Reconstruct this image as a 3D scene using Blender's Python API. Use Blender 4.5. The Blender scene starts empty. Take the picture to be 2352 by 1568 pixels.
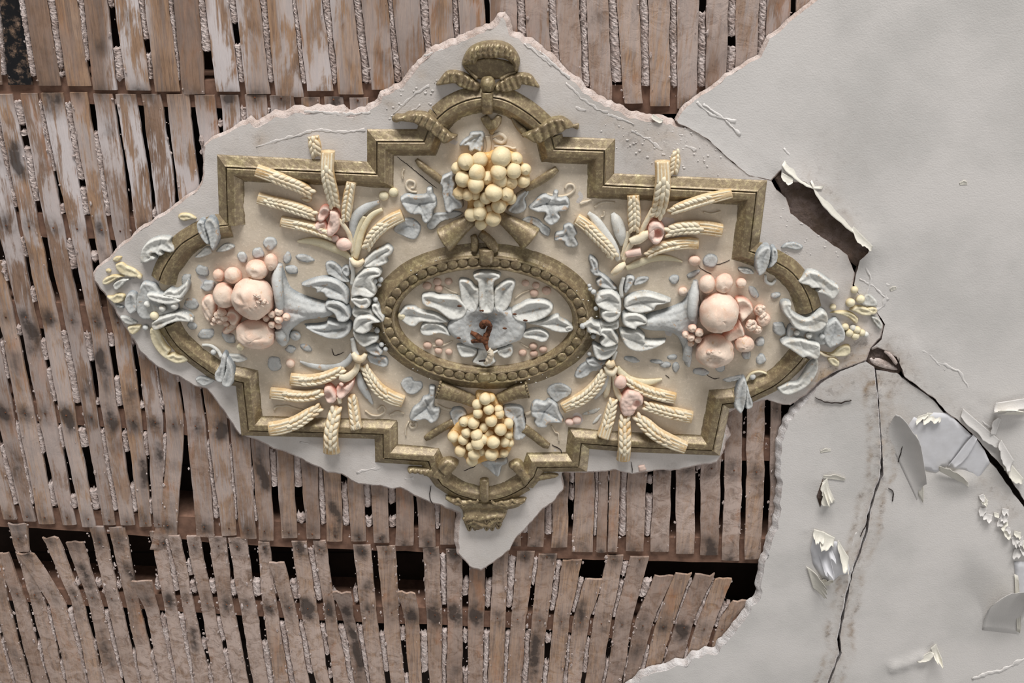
import bpy, math, random
import numpy as np
from mathutils import Vector, Matrix
from mathutils import noise as mnoise
from mathutils.geometry import delaunay_2d_cdt

random.seed(7)
RNG = np.random.default_rng(7)
S = bpy.context.scene
COL = S.collection

# ---------------------------------------------------------------- camera
FPX = 2300.0                      # focal length in pixels of the 2352 x 1568 frame
TH, RO = math.radians(26.5), math.radians(3.5)
ZC = 3.30                         # painted face of the ceiling
CAM = np.array([0.0, 0.0, 1.55])
DROP = ZC - CAM[2]
R0 = np.array([1.0, 0, 0]); U0 = np.array([0, -math.cos(TH), math.sin(TH)])
FW = np.array([0, math.sin(TH), math.cos(TH)])
RT = math.cos(RO) * R0 + math.sin(RO) * U0
UP = -math.sin(RO) * R0 + math.cos(RO) * U0
cd = bpy.data.cameras.new('camera'); cam = bpy.data.objects.new('camera', cd); COL.objects.link(cam)
cd.sensor_width = 36.0; cd.lens = 36.0 * FPX / 2352.0; cd.clip_start = 0.02; cd.clip_end = 50
M3 = Matrix((RT, UP, -FW)).transposed()
cam.matrix_world = Matrix.Translation(Vector(CAM)) @ M3.to_4x4()
S.camera = cam

# ---------------------------------------------------------------- light: tall windows behind the viewer, white walls all round, an added fill from the right
w = bpy.data.worlds.new('room_light'); S.world = w; w.use_nodes = True
w.node_tree.nodes['Background'].inputs[0].default_value = (1.0, 0.98, 0.97, 1)
w.node_tree.nodes['Background'].inputs[1].default_value = 0.33
def area_light(name, loc, target, sx, sy, power, col):
    ld = bpy.data.lights.new(name, 'AREA'); ld.shape = 'RECTANGLE'; ld.size = sx; ld.size_y = sy
    ld.energy = power; ld.color = col
    o = bpy.data.objects.new(name, ld); COL.objects.link(o); o.location = loc
    d = Vector(target) - Vector(loc); o.rotation_euler = d.to_track_quat('-Z', 'Y').to_euler()
area_light('window_light', (-0.4, -9.0, 0.3), (0.15, 0.9, 3.3), 6.0, 2.0, 1420, (1.0, 0.98, 0.965))
area_light('added_fill_light', (7.5, 4.5, 0.6), (0.4, 1.2, 3.3), 3.0, 2.0, 150, (1.0, 0.985, 0.97))  # added fill, no window known there; lifts the bottom and right
V = S.view_settings
V.view_transform = 'Standard'; V.look = 'None'; V.gamma = 1.0; V.use_curve_mapping = False; V.exposure = 0.0
S.display_settings.display_device = 'sRGB'

# ---------------------------------------------------------------- helpers
UN = 0.00085                      # one relief unit in metres
def xy(px, py, h=0.0):
    """point of the plane h units under the ceiling face that the frame point (px, py) looks at"""
    px = np.asarray(px, float); py = np.asarray(py, float)
    a = (px - 1176.0) / FPX; b = -(py - 784.0) / FPX
    dx = RT[0] * a + UP[0] * b + FW[0]; dy = RT[1] * a + UP[1] * b + FW[1]; dz = RT[2] * a + UP[2] * b + FW[2]
    t = (DROP - np.asarray(h, float) * UN) / dz
    return CAM[0] + dx * t, CAM[1] + dy * t
def world(P, h, href):
    """P (n,2) frame points taken on the plane href, set at heights h"""
    x, y = xy(P[:, 0], P[:, 1], href)
    return np.column_stack([x, y, ZC - np.broadcast_to(np.asarray(h, float), x.shape) * UN])
def lin(c):
    return tuple(((v / 255.0) / 12.92 if v / 255.0 < 0.04045 else ((v / 255.0 + 0.055) / 1.055) ** 2.4) for v in c) + (1.0,)
WLOC = {}
def link(name, me, mat, parent=None, loc=(0, 0, 0)):
    o = bpy.data.objects.new(name, me); COL.objects.link(o)
    if mat is not None and len(me.materials) == 0: me.materials.append(mat)
    lw = Vector(loc)
    if parent is not None:
        o.parent = parent; o.location = lw - WLOC[parent.name]
    else: o.location = lw
    WLOC[o.name] = lw
    return o
def make(name, verts, faces, mat, parent=None, smooth=True, attrs=None, label=None, origin=None, fmat=None, mats=None):
    verts = np.asarray(verts, float)
    c = verts.mean(0) if origin is None else np.asarray(origin, float)
    me = bpy.data.meshes.new(name)
    me.from_pydata((verts - c).tolist(), [], faces)
    if mats:
        for m in mats: me.materials.append(m)
        me.polygons.foreach_set('material_index', fmat)
    if smooth: me.polygons.foreach_set('use_smooth', [True] * len(me.polygons))
    for k, v in (attrs or {}).items():
        a = me.attributes.new(k, 'FLOAT', 'POINT'); a.data.foreach_set('value', np.asarray(v, np.float32))
    me.update()
    o = link(name, me, mat, parent, c)
    if label: o['label'] = label
    return o
def empty(name, loc, parent=None):
    o = bpy.data.objects.new(name, None); COL.objects.link(o); o.empty_display_size = 0.05
    lw = Vector(loc)
    if parent is not None: o.parent = parent; o.location = lw - WLOC[parent.name]
    else: o.location = lw
    WLOC[o.name] = lw
    return o
def fr(ox, oy, s):
    return lambda pts: [((ox + p[0] / s, oy + p[1] / s) + tuple(p[2:])) for p in pts]
def nz(x, y, s, seed=0.0):
    return np.array([mnoise.noise((a * s, b * s, seed)) for a, b in zip(np.ravel(x), np.ravel(y))])
def catmull(P, step, closed=False):
    P = np.asarray(P, float); n = len(P); out = []
    rng = range(n) if closed else range(n - 1)
    for i in rng:
        p0 = P[(i - 1) % n] if closed or i > 0 else 2 * P[0] - P[1]
        p1 = P[i]; p2 = P[(i + 1) % n]
        p3 = P[(i + 2) % n] if closed or i + 2 < n else 2 * P[-1] - P[-2]
        k = max(1, int(round(np.hypot(*(p2 - p1)[:2]) / step)))
        t = (np.arange(k) / k)[:, None]
        out.append(0.5 * ((2 * p1) + (-p0 + p2) * t + (2 * p0 - 5 * p1 + 4 * p2 - p3) * t ** 2 + (-p0 + 3 * p1 - 3 * p2 + p3) * t ** 3))
    if not closed: out.append(P[-1:])
    return np.vstack(out)
def densify(P, step, closed=True):
    P = np.asarray(P, float); n = len(P); out = []
    for i in range(n if closed else n - 1):
        a, b = P[i], P[(i + 1) % n]; k = max(1, int(round(np.hypot(*(b - a)[:2]) / step)))
        out.append(a + (b - a) * (np.arange(k) / k)[:, None])
    if not closed: out.append(P[-1:])
    return np.vstack(out)
def inside(P, poly):
    x, y = P[:, 0], P[:, 1]; c = np.zeros(len(P), bool); n = len(poly)
    for i in range(n):
        x1, y1 = poly[i]; x2, y2 = poly[i - 1]
        m = (y1 > y) != (y2 > y)
        with np.errstate(divide='ignore', invalid='ignore'):
            c ^= m & (x < (x2 - x1) * (y - y1) / (y2 - y1) + x1)
    return c
def segdist(P, L, closed):
    L = np.asarray(L, float); best = np.full(len(P), 1e9); n = len(L)
    for i in range(n if closed else n - 1):
        a, b = L[i], L[(i + 1) % n]; d = b - a; q = max(d @ d, 1e-9)
        t = np.clip(((P - a) @ d) / q, 0, 1)
        best = np.minimum(best, np.hypot(P[:, 0] - a[0] - t * d[0], P[:, 1] - a[1] - t * d[1]))
    return best
def area2(P):
    x, y = P[:, 0], P[:, 1]; return np.sum(x * np.roll(y, -1) - np.roll(x, -1) * y)
def plate(outline, step):
    """triangulated polygon: coords, faces, outline indices in order"""
    n = len(outline); lo, hi = outline.min(0), outline.max(0)
    gx, gy = np.meshgrid(np.arange(lo[0] + step * .5, hi[0], step), np.arange(lo[1] + step * .5, hi[1], step * .87))
    gx[1::2] += step * .5
    G = np.column_stack([gx.ravel(), gy.ravel()]) + RNG.uniform(-.12, .12, (gx.size, 2)) * step
    if len(G):
        G = G[inside(G, outline)]
    if len(G): G = G[segdist(G, outline, True) > step * .55]
    allp = np.vstack([outline, G]) if len(G) else outline
    vs, es, fs, ov, oe, of = delaunay_2d_cdt([Vector(p) for p in allp], [(i, (i + 1) % n) for i in range(n)], [], 1, 1e-4)
    P = np.array([(v.x, v.y) for v in vs]); idx = [None] * n
    for i, o in enumerate(ov):
        for q in o:
            if q < n: idx[q] = i
    return P, [list(f) for f in fs], idx
def puff(name, pts, H, mat, parent, base=0.0, R=None, step=3.0, skirt=None, smooth=True, grooves=(), pleat=None, rough=0.6,
         hollow=None, tilt=None, dish=0.0, label=None, wash=None, href=None, curve=True, lobes=None):
    """a raised, rounded piece of relief over the outline pts; every piece stands at its own height"""
    O = np.asarray(pts, float)[:, :2]
    O = catmull(O, step, True) if curve else densify(O, step)
    if area2(O) < 0: O = O[::-1].copy()
    P, F, idx = plate(O, step)
    d = segdist(P, O, True)
    if R is None: R = max(2.5, d.max() * .9)
    t = np.clip(d / R, 0, 1)
    h = base + H * np.sqrt(np.clip(1 - (1 - t) ** 2, 0, 1))
    k = np.clip(d / 4.0, 0, 1)
    for g, amp, wd in grooves:
        h += amp * k * np.exp(-(segdist(P, g, False) / wd) ** 2)
    if pleat:
        ang, wl, amp = pleat[:3]; q = P[:, 0] * math.cos(ang) + P[:, 1] * math.sin(ang)
        h += amp * k * np.abs(np.sin(np.pi * q / wl + nz(P[:, 0], P[:, 1], .03, 3) * 1.5)) - amp * k * .5
    if hollow:
        cx, cy, rr, dep = hollow; h -= dep * k * np.clip(1 - (np.hypot(P[:, 0] - cx, P[:, 1] - cy) / rr) ** 2, 0, 1)
    if dish: h -= dish * H * np.clip((d - R * .6) / max(d.max() - R * .6, 1.0), 0, 1) ** .8
    if tilt:
        c = O.mean(0); h += k * ((P[:, 0] - c[0]) * tilt[0] + (P[:, 1] - c[1]) * tilt[1])
    if rough: h += rough * k * (nz(P[:, 0], P[:, 1], .16, base) + .6 * nz(P[:, 0], P[:, 1], .37, base + 9))
    if href is None: href = base + .5 * H
    Wd = world(P, h, href)
    n = len(idx); sk = (base + 7) if skirt is None else skirt
    low = Wd[idx].copy(); low[:, 2] = ZC - (base - sk) * UN
    m = len(P); Vt = np.vstack([Wd, low]); F = [f for f in F]
    ids = [i for i in range(n) if idx[i] is not None]
    for a, b in zip(ids, ids[1:] + ids[:1]):
        F.append([idx[a], m + a, m + b, idx[b]] if area2(O) > 0 else [idx[b], m + b, m + a, idx[a]])
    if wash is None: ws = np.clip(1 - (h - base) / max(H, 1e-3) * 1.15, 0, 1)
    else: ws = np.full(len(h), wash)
    return make(name, Vt, F, mat, parent, smooth, {'wash': np.concatenate([ws, np.ones(n) * ws.max()])}, label)
def tube(name, spine, mat, parent, n=12, step=4.0, href=None, rough=0.4, ridge=None, cap=True, flat=1.0, label=None, wash=None, smooth=True, get=False):
    """swept piece; spine points are (x, y, height of the axis, half width, half thickness)"""
    C = catmull(np.asarray(spine, float), step)
    if href is None: href = float(np.mean(C[:, 2]))
    T = np.gradient(C[:, :2], axis=0); T /= np.maximum(np.hypot(T[:, 0], T[:, 1]), 1e-6)[:, None]
    N = np.column_stack([-T[:, 1], T[:, 0]])
    ph = np.arange(n) / n * 2 * np.pi; Vt = []; W_ = []
    L = len(C)
    for i in range(L):
        wv, tv = C[i, 3], C[i, 4]
        rr = np.ones(n)
        if ridge: rr = 1 + ridge[1] * np.cos(ph * ridge[0])
        if rough: rr = rr + rough / max(wv, 1) * np.array([mnoise.noise((C[i, 0] * .2 + math.cos(a) * 1.3, C[i, 1] * .2 + math.sin(a) * 1.3, wv)) for a in ph])
        q = C[i, :2] + N[i] * (wv * np.cos(ph) * rr)[:, None]
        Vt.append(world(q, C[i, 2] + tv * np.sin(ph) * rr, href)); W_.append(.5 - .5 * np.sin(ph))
    Vt = np.vstack(Vt); W_ = np.concatenate(W_); F = []
    for i in range(L - 1):
        for j in range(n):
            k = (j + 1) % n
            F.append([i * n + j, i * n + k, (i + 1) * n + k, (i + 1) * n + j])
    if cap: F.append(list(range(n))[::-1]); F.append([(L - 1) * n + j for j in range(n)])
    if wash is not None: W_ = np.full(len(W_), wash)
    if get: return Vt, F, W_
    return make(name, Vt, F, mat, parent, smooth, {'wash': W_}, label)
_SPH = {}
def sphere(seg, rings):
    if (seg, rings) in _SPH: return _SPH[(seg, rings)]
    V_ = [(0, 0, -1)]; F = []
    for r in range(1, rings):
        a = -math.pi / 2 + math.pi * r / rings
        for s in range(seg):
            b = 2 * math.pi * s / seg; V_.append((math.cos(a) * math.cos(b), math.cos(a) * math.sin(b), math.sin(a)))
    V_.append((0, 0, 1)); top = len(V_) - 1
    for s in range(seg):
        k = (s + 1) % seg
        F.append([0, 1 + k, 1 + s]); F.append([top, 1 + (rings - 2) * seg + s, 1 + (rings - 2) * seg + k])
        for r in range(rings - 2):
            F.append([1 + r * seg + s, 1 + r * seg + k, 1 + (r + 1) * seg + k, 1 + (r + 1) * seg + s])
    _SPH[(seg, rings)] = (np.array(V_), F); return _SPH[(seg, rings)]
def ball(name, c, h, r, mat, parent, seg=24, rings=16, rough=.05, crater=None, cracks=0, label=None, bias=.0):
    """rounded fruit or knob; r = (rx, ry, rz) in units, h = height of its centre; crater = (dx, dy, size, depth)"""
    V_, F = sphere(seg, rings); V_ = V_.copy(); rx, ry, rz = r if hasattr(r, '__len__') else (r, r, r)
    sd = c[0] * .37 + c[1] * .11
    rad = 1 + rough * np.array([mnoise.noise((v[0] * 1.6 + sd, v[1] * 1.6, v[2] * 1.6)) + .35 * mnoise.noise((v[0] * 5 + sd, v[1] * 5, v[2] * 5)) for v in V_])
    if cracks:
        for q in range(cracks):
            a = sd * 3 + q * 2.1; s_ = np.array([math.cos(a) * V_[:, 0] + math.sin(a) * V_[:, 1] + .25 * V_[:, 2] + .12 * np.sin(V_[:, 1] * 6 + q) + .08 * np.sin(V_[:, 0] * 13 + q) - .34 * (q - .6)])[0]
            rad -= .055 * np.exp(-(s_ / .045) ** 2) * (.4 + .6 * (np.sin(V_[:, 0] * 4 + V_[:, 1] * 5 + q * 2) > 0)) * (V_[:, 2] < .1)
    if crater:
        cr = np.array([crater[0], crater[1], -math.sqrt(max(.01, 1 - crater[0] ** 2 - crater[1] ** 2))])
        dd = np.linalg.norm(V_ - cr, axis=1)
        rad += -crater[3] * np.exp(-(dd / crater[2]) ** 4) + .5 * crater[3] * np.exp(-((dd - crater[2] * 1.35) / (crater[2] * .4)) ** 2)
    x, y = xy(c[0], c[1], h)
    Vt = V_ * rad[:, None] * np.array([rx, ry, rz]) * UN + np.array([float(x), float(y), ZC - h * UN])
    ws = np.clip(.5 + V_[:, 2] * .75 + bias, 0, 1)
    return make(name, Vt, F, mat, parent, True, {'wash': ws}, label)
def merge(parts):
    Vs, Fs, Ws = [], [], []; o = 0
    for v, f, w_ in parts:
        Vs.append(v); Ws.append(w_); Fs += [[i + o for i in q] for q in f]; o += len(v)
    return np.vstack(Vs), Fs, np.concatenate(Ws)

# ---------------------------------------------------------------- materials
def newmat(name):
    m = bpy.data.materials.new(name); m.use_nodes = True; nt = m.node_tree
    return m, nt, nt.nodes['Principled BSDF']
class NB:
    def __init__(s, nt): s.nt = nt
    def n(s, t, **k):
        o = s.nt.nodes.new(t)
        for a, b in k.items(): setattr(o, a, b)
        return o
    def l(s, a, b): s.nt.links.new(a, b)
    def noise(s, scale, detail=4, rough=.55, vec=None, dist=0.0):
        o = s.n('ShaderNodeTexNoise'); o.inputs['Scale'].default_value = scale; o.inputs['Detail'].default_value = detail
        o.inputs['Roughness'].default_value = rough; o.inputs['Distortion'].default_value = dist
        if vec is not None: s.l(vec, o.inputs['Vector'])
        return o.outputs['Fac']
    def ramp(s, fac, a, b):
        o = s.n('ShaderNodeMapRange'); s.l(fac, o.inputs[0]); o.inputs[1].default_value = a; o.inputs[2].default_value = b; o.clamp = True
        o.interpolation_type = 'SMOOTHSTEP'
        return o.outputs[0]
    def math(s, op, a, b=0.5, clamp=False):
        o = s.n('ShaderNodeMath', operation=op, use_clamp=clamp)
        for i, v in enumerate((a, b)):
            if isinstance(v, (int, float)): o.inputs[i].default_value = v
            else: s.l(v, o.inputs[i])
        return o.outputs[0]
    def mix(s, fac, a, b, mode='MIX'):
        o = s.n('ShaderNodeMix', data_type='RGBA', blend_type=mode)
        if isinstance(fac, (int, float)): o.inputs[0].default_value = fac
        else: s.l(fac, o.inputs[0])
        for i, v in ((6, a), (7, b)):
            if isinstance(v, tuple): o.inputs[i].default_value = v
            else: s.l(v, o.inputs[i])
        return o.outputs[2]
    def attr(s, name):
        return s.n('ShaderNodeAttribute', attribute_name=name).outputs['Fac']
    def pos(s): return s.n('ShaderNodeNewGeometry').outputs['Position']
    def bump(s, bsdf, h, strength, dist):
        o = s.n('ShaderNodeBump'); o.inputs['Strength'].default_value = strength; o.inputs['Distance'].default_value = dist
        s.l(h, o.inputs['Height']); s.l(o.outputs[0], bsdf.inputs['Normal'])
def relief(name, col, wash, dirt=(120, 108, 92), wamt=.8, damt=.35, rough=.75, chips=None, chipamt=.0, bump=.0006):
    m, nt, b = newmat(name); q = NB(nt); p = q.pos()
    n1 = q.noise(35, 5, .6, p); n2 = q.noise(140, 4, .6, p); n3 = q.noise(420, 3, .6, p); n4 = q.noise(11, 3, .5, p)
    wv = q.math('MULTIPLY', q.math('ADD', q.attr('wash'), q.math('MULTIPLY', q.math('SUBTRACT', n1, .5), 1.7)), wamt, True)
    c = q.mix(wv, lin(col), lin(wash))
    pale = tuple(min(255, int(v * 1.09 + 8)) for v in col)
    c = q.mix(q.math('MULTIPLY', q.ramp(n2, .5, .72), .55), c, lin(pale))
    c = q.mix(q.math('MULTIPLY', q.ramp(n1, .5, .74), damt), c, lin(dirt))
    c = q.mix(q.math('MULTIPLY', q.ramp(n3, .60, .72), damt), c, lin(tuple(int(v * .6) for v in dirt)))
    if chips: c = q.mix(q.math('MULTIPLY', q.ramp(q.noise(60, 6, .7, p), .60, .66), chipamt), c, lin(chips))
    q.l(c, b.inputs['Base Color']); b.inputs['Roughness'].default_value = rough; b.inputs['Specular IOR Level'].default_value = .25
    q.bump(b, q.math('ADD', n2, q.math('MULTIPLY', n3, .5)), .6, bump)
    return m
def paint(name, col, stain=(150, 128, 104), peel=.0):
    m, nt, b = newmat(name); q = NB(nt); p = q.pos()
    n1 = q.noise(6, 4, .55, p); n2 = q.noise(90, 3, .6, p); n3 = q.noise(330, 2, .5, p); n4 = q.noise(700, 2, .5, p)
    dark = tuple(int(v * .93) for v in col)
    c = q.mix(q.ramp(n1, .35, .7), lin(col), lin(dark))
    st = q.attr('stain'); sv = q.math('MULTIPLY', st, q.math('ADD', q.ramp(q.noise(28, 6, .68, p, .6), .3, .7), .25), True)
    c = q.mix(q.math('MULTIPLY', sv, .85), c, lin(stain))
    dk = q.math('MULTIPLY', q.ramp(q.noise(75, 5, .7, p), .52, .66), st, True)
    c = q.mix(q.math('MULTIPLY', dk, .8), c, lin((78, 62, 52)))
    c = q.mix(q.math('MULTIPLY', q.ramp(n4, .70, .76), .25), c, lin((120, 110, 100)))
    q.l(c, b.inputs['Base Color']); b.inputs['Roughness'].default_value = .62; b.inputs['Specular IOR Level'].default_value = .3
    hgt = q.math('ADD', q.math('MULTIPLY', n3, .7), q.math('MULTIPLY', n2, .5))
    q.bump(b, hgt, .45, .0011)
    return m
def gilt():
    m, nt, b = newmat('worn_gilding'); q = NB(nt); p = q.pos()
    n1 = q.noise(14, 5, .6, p); n2 = q.noise(120, 6, .75, p); n3 = q.noise(380, 4, .7, p)
    c = q.mix(q.ramp(n1, .35, .65), lin((140, 123, 95)), lin((116, 100, 76)))
    c = q.mix(q.math('MULTIPLY', q.ramp(n1, .52, .70), .5), c, lin((164, 150, 108)))
    c = q.mix(q.math('MULTIPLY', q.ramp(n2, .48, .66), .42), c, lin((206, 192, 146)))
    c = q.mix(q.math('MULTIPLY', q.ramp(n2, .50, .34), .35), c, lin((96, 82, 62)))
    c = q.mix(q.math('MULTIPLY', q.ramp(n3, .55, .68), .45), c, lin((92, 78, 60)))
    q.l(c, b.inputs['Base Color']); b.inputs['Metallic'].default_value = .22
    b.inputs['Roughness'].default_value = .40; b.inputs['Specular IOR Level'].default_value = .5
    q.bump(b, q.math('ADD', n2, n3), .45, .0006)
    return m
def lathwood():
    m, nt, b = newmat('lath_wood'); q = NB(nt); p = q.pos()
    rnd = q.n('ShaderNodeObjectInfo').outputs['Random']
    mp = q.n('ShaderNodeMapping'); mp.inputs['Scale'].default_value = (1, .055, 1); q.l(p, mp.inputs['Vector'])
    cmb = q.n('ShaderNodeCombineXYZ'); q.l(q.math('MULTIPLY', rnd, 37.0), cmb.inputs[0]); q.l(q.math('MULTIPLY', rnd, 3.0), cmb.inputs[1])
    va = q.n('ShaderNodeVectorMath', operation='ADD'); q.l(mp.outputs[0], va.inputs[0]); q.l(cmb.outputs[0], va.inputs[1])
    g = va.outputs[0]
    g1 = q.noise(190, 5, .65, g, .4); g2 = q.noise(520, 3, .6, g); sp = q.noise(26, 5, .62, p)
    mp2 = q.n('ShaderNodeMapping'); mp2.inputs['Scale'].default_value = (1, .3, 1); q.l(p, mp2.inputs['Vector'])
    va2 = q.n('ShaderNodeVectorMath', operation='ADD'); q.l(mp2.outputs[0], va2.inputs[0]); q.l(cmb.outputs[0], va2.inputs[1])
    blot = q.noise(30, 5, .6, va2.outputs[0], .5); blot2 = q.noise(17, 4, .6, va2.outputs[0], .8)
    c = q.mix(q.ramp(rnd, 0, 1), lin((174, 140, 111)), lin((140, 113, 94)))
    c = q.mix(q.math('MULTIPLY', q.ramp(g1, .40, .64), .8), c, lin((104, 82, 66)))
    c = q.mix(q.math('MULTIPLY', q.ramp(g2, .52, .70), .45), c, lin((88, 68, 56)))
    c = q.mix(q.math('MULTIPLY', q.ramp(blot2, .56, .70), .6), c, lin((164, 112, 72)))
    c = q.mix(q.math('MULTIPLY', q.ramp(q.noise(9, 5, .65, p, .5), .48, .68), .45), c, lin((120, 100, 88)))
    wh = q.math('MULTIPLY', q.attr('white'), q.ramp(q.math('ADD', blot, q.math('MULTIPLY', q.math('SUBTRACT', g1, .5), .7)), .38, .56), True)
    c = q.mix(q.math('MULTIPLY', wh, .92), c, lin((214, 206, 205)))
    du = q.math('MULTIPLY', q.attr('dust'), q.ramp(q.noise(42, 6, .7, p, .7), .26, .62), True)
    c = q.mix(q.math('MULTIPLY', du, .85), c, lin((202, 182, 171)))
    sv = q.math('MULTIPLY', q.math('MULTIPLY', q.attr('stain'), 1.35), q.math('ADD', q.ramp(sp, .3, .65), .25), True)
    c = q.mix(q.math('MULTIPLY', sv, .9), c, lin((66, 58, 54)))
    c = q.mix(q.math('MULTIPLY', q.attr('char'), q.ramp(q.noise(60, 6, .7, p), .25, .52), True), c, lin((26, 26, 28)))
    q.l(c, b.inputs['Base Color']); b.inputs['Roughness'].default_value = .85; b.inputs['Specular IOR Level'].default_value = .2
    q.bump(b, q.math('ADD', g1, q.math('ADD', g2, q.math('MULTIPLY', du, 1.2))), .55, .0012)
    return m
def rough_plaster(name, col, col2, scale=1.0, dark=(120, 100, 92)):
    m, nt, b = newmat(name); q = NB(nt); p = q.pos()
    n1 = q.noise(45 * scale, 6, .65, p); n2 = q.noise(210 * scale, 5, .7, p); n3 = q.noise(14, 3, .5, p)
    c = q.mix(q.ramp(n1, .35, .65), lin(col), lin(col2))
    c = q.mix(q.math('MULTIPLY', q.ramp(n2, .54, .70), .55), c, lin(dark))
    c = q.mix(q.math('MULTIPLY', q.ramp(n3, .60, .75), .5), c, lin((150, 126, 112)))
    q.l(c, b.inputs['Base Color']); b.inputs['Roughness'].default_value = .95; b.inputs['Specular IOR Level'].default_value = .1
    q.bump(b, q.math('ADD', n2, n1), 1.0, .0042)
    return m
def plain(name, col, rough=.8, sc=60, var=.5, dark=None, metal=0.0):
    m, nt, b = newmat(name); q = NB(nt); p = q.pos(); n1 = q.noise(sc, 5, .6, p)
    c = q.mix(q.math('MULTIPLY', q.ramp(n1, .35, .68), var), lin(col), lin(dark or tuple(int(v * .6) for v in col)))
    q.l(c, b.inputs['Base Color']); b.inputs['Roughness'].default_value = rough; b.inputs['Metallic'].default_value = metal
    b.inputs['Specular IOR Level'].default_value = .25
    q.bump(b, n1, .5, .001)
    return m
M_PAINT = paint('ceiling_paint', (216, 212, 208))
M_SLAB = paint('medallion_ground_paint', (216, 210, 205), (176, 150, 120))
M_FIELD = relief('field_paint', (212, 199, 180), (204, 187, 160), (150, 134, 112), .35, .22, .75)
M_GOLD = gilt()
M_BLUE = relief('blue_grey_paint', (196, 197, 194), (118, 126, 132), (148, 134, 110), .9, .42, .7, (188, 146, 98), .6)
M_PALE = relief('pale_grey_paint', (214, 213, 206), (132, 138, 140), (170, 152, 122), .8, .4, .7, (190, 152, 104), .6)
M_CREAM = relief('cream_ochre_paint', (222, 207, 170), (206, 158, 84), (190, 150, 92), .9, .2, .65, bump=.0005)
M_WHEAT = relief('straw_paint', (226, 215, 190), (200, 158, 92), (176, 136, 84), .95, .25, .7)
M_PINK = relief('peach_paint', (226, 206, 188), (216, 138, 114), (204, 164, 122), .75, .22, .65, (200, 156, 104), .6, bump=.0006)
M_ROSE = relief('rose_paint', (226, 200, 186), (212, 138, 118), (190, 150, 120), .9, .22, .7)
M_BERRY = relief('dusty_pink_paint', (206, 178, 160), (184, 146, 126), (150, 120, 100), .8, .3, .75)
M_BEIGE = relief('beige_relief_paint', (210, 198, 178), (190, 170, 136), (170, 140, 100), .7, .25, .75)
M_YEL = relief('pale_yellow_paint', (222, 212, 182), (198, 176, 124), (176, 150, 100), .8, .25, .7)
M_LATH = lathwood()
M_KEY = rough_plaster('plaster_key', (220, 206, 200), (178, 160, 152))
M_EDGE = rough_plaster('broken_plaster', (222, 209, 202), (200, 182, 172), 1.0, (172, 150, 138))
M_WHITE = rough_plaster('white_plaster_edge', (232, 228, 226), (210, 202, 198), 1.0, (170, 160, 152))
M_JOIST = plain('joist_wood', (128, 98, 82), .9, 50, .6, (84, 62, 52))
M_DECK = plain('upper_floor_boards', (58, 46, 40), .95, 20, .5)
M_BARE = rough_plaster('bare_brown_plaster', (112, 98, 92), (88, 74, 64), .8, (62, 50, 44))
M_GREY = plain('old_blue_grey_coat', (206, 206, 209), .7, 30, .35, (184, 182, 182))
M_FLAKE = paint('flaking_paint', (226, 222, 210))
M_RUST = plain('rusty_iron', (122, 78, 54), .9, 120, .9, (54, 36, 28))
M_DARK = plain('crack_shadow_gap', (52, 44, 40), 1.0, 80, .5)

# ---------------------------------------------------------------- the ceiling and what it hangs from
cx, cy = xy(1176, 784)
ceiling = empty('ceiling', (float(cx), float(cy), ZC)); ceiling['kind'] = 'structure'
ceiling['label'] = 'lath and plaster ceiling, laths bared on the left, cracked peeling white paint on the right'; ceiling['category'] = 'ceiling'
HL = -20.0                                         # face of the laths, units above the painted face
def board_box(name, quad, h0, h1, mat, wob=0):
    """long timber: quad = top-left, top-right, bottom-right, bottom-left lists of frame points along two edges"""
    top, bot = quad; top = densify(top, 60, False); bot = densify(bot, 60, False)
    n = 40; ti = np.linspace(0, len(top) - 1, n); tt = np.column_stack([np.interp(ti, range(len(top)), top[:, k]) for k in (0, 1)])
    bi = np.linspace(0, len(bot) - 1, n); bb = np.column_stack([np.interp(bi, range(len(bot)), bot[:, k]) for k in (0, 1)])
    if wob: tt[:, 1] += wob * nz(tt[:, 0], tt[:, 1], .02, 1); bb[:, 1] += wob * nz(bb[:, 0], bb[:, 1], .02, 2)
    A = world(tt, h0, h0); B = world(bb, h0, h0); C_ = A.copy(); C_[:, 2] = ZC - h1 * UN; D_ = B.copy(); D_[:, 2] = ZC - h1 * UN
    Vt = np.vstack([A, B, D_, C_]); F = []
    for i in range(n - 1):
        for k in range(4):
            a, b_ = k * n, ((k + 1) % 4) * n; F.append([a + i, a + i + 1, b_ + i + 1, b_ + i])
    F.append([0, n, 2 * n, 3 * n]); F.append([n - 1, 4 * n - 1, 3 * n - 1, 2 * n - 1])
    return make(name, Vt, F, mat, ceiling, False)
JT = [([(-120, 168), (280, 180), (750, 190), (1500, 196), (1900, 190)], [(-120, 226), (209, 238), (380, 245), (800, 254), (1530, 262), (1900, 258)]),
      ([(-120, 480), (45, 487), (260, 497), (600, 515)], [(-120, 536), (45, 543), (260, 550), (600, 570)]),
      ([(-120, 680), (130, 696), (230, 705), (700, 740)], [(-120, 742), (130, 756), (230, 764), (700, 800)]),
      ([(-120, 908), (40, 920), (185, 933), (480, 955), (700, 985), (1900, 1010)], [(-120, 950), (40, 963), (185, 977), (385, 991), (640, 1040), (1900, 1060)]),
      ([(-120, 1150), (430, 1186), (900, 1212), (1400, 1232), (1900, 1238)], [(-120, 1204), (56, 1211), (288, 1228), (618, 1255), (973, 1267), (1282, 1283), (1731, 1293), (1900, 1297)]),
      ([(-120, 1340), (325, 1362), (733, 1388), (970, 1395), (1262, 1412), (1500, 1432), (1900, 1462)], [(-120, 1370), (325, 1398), (733, 1424), (970, 1433), (1262, 1445), (1500, 1480), (1900, 1512)])]
for q in JT: board_box('joist', q, HL - 7.0, HL - 120, M_JOIST, 3)
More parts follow.
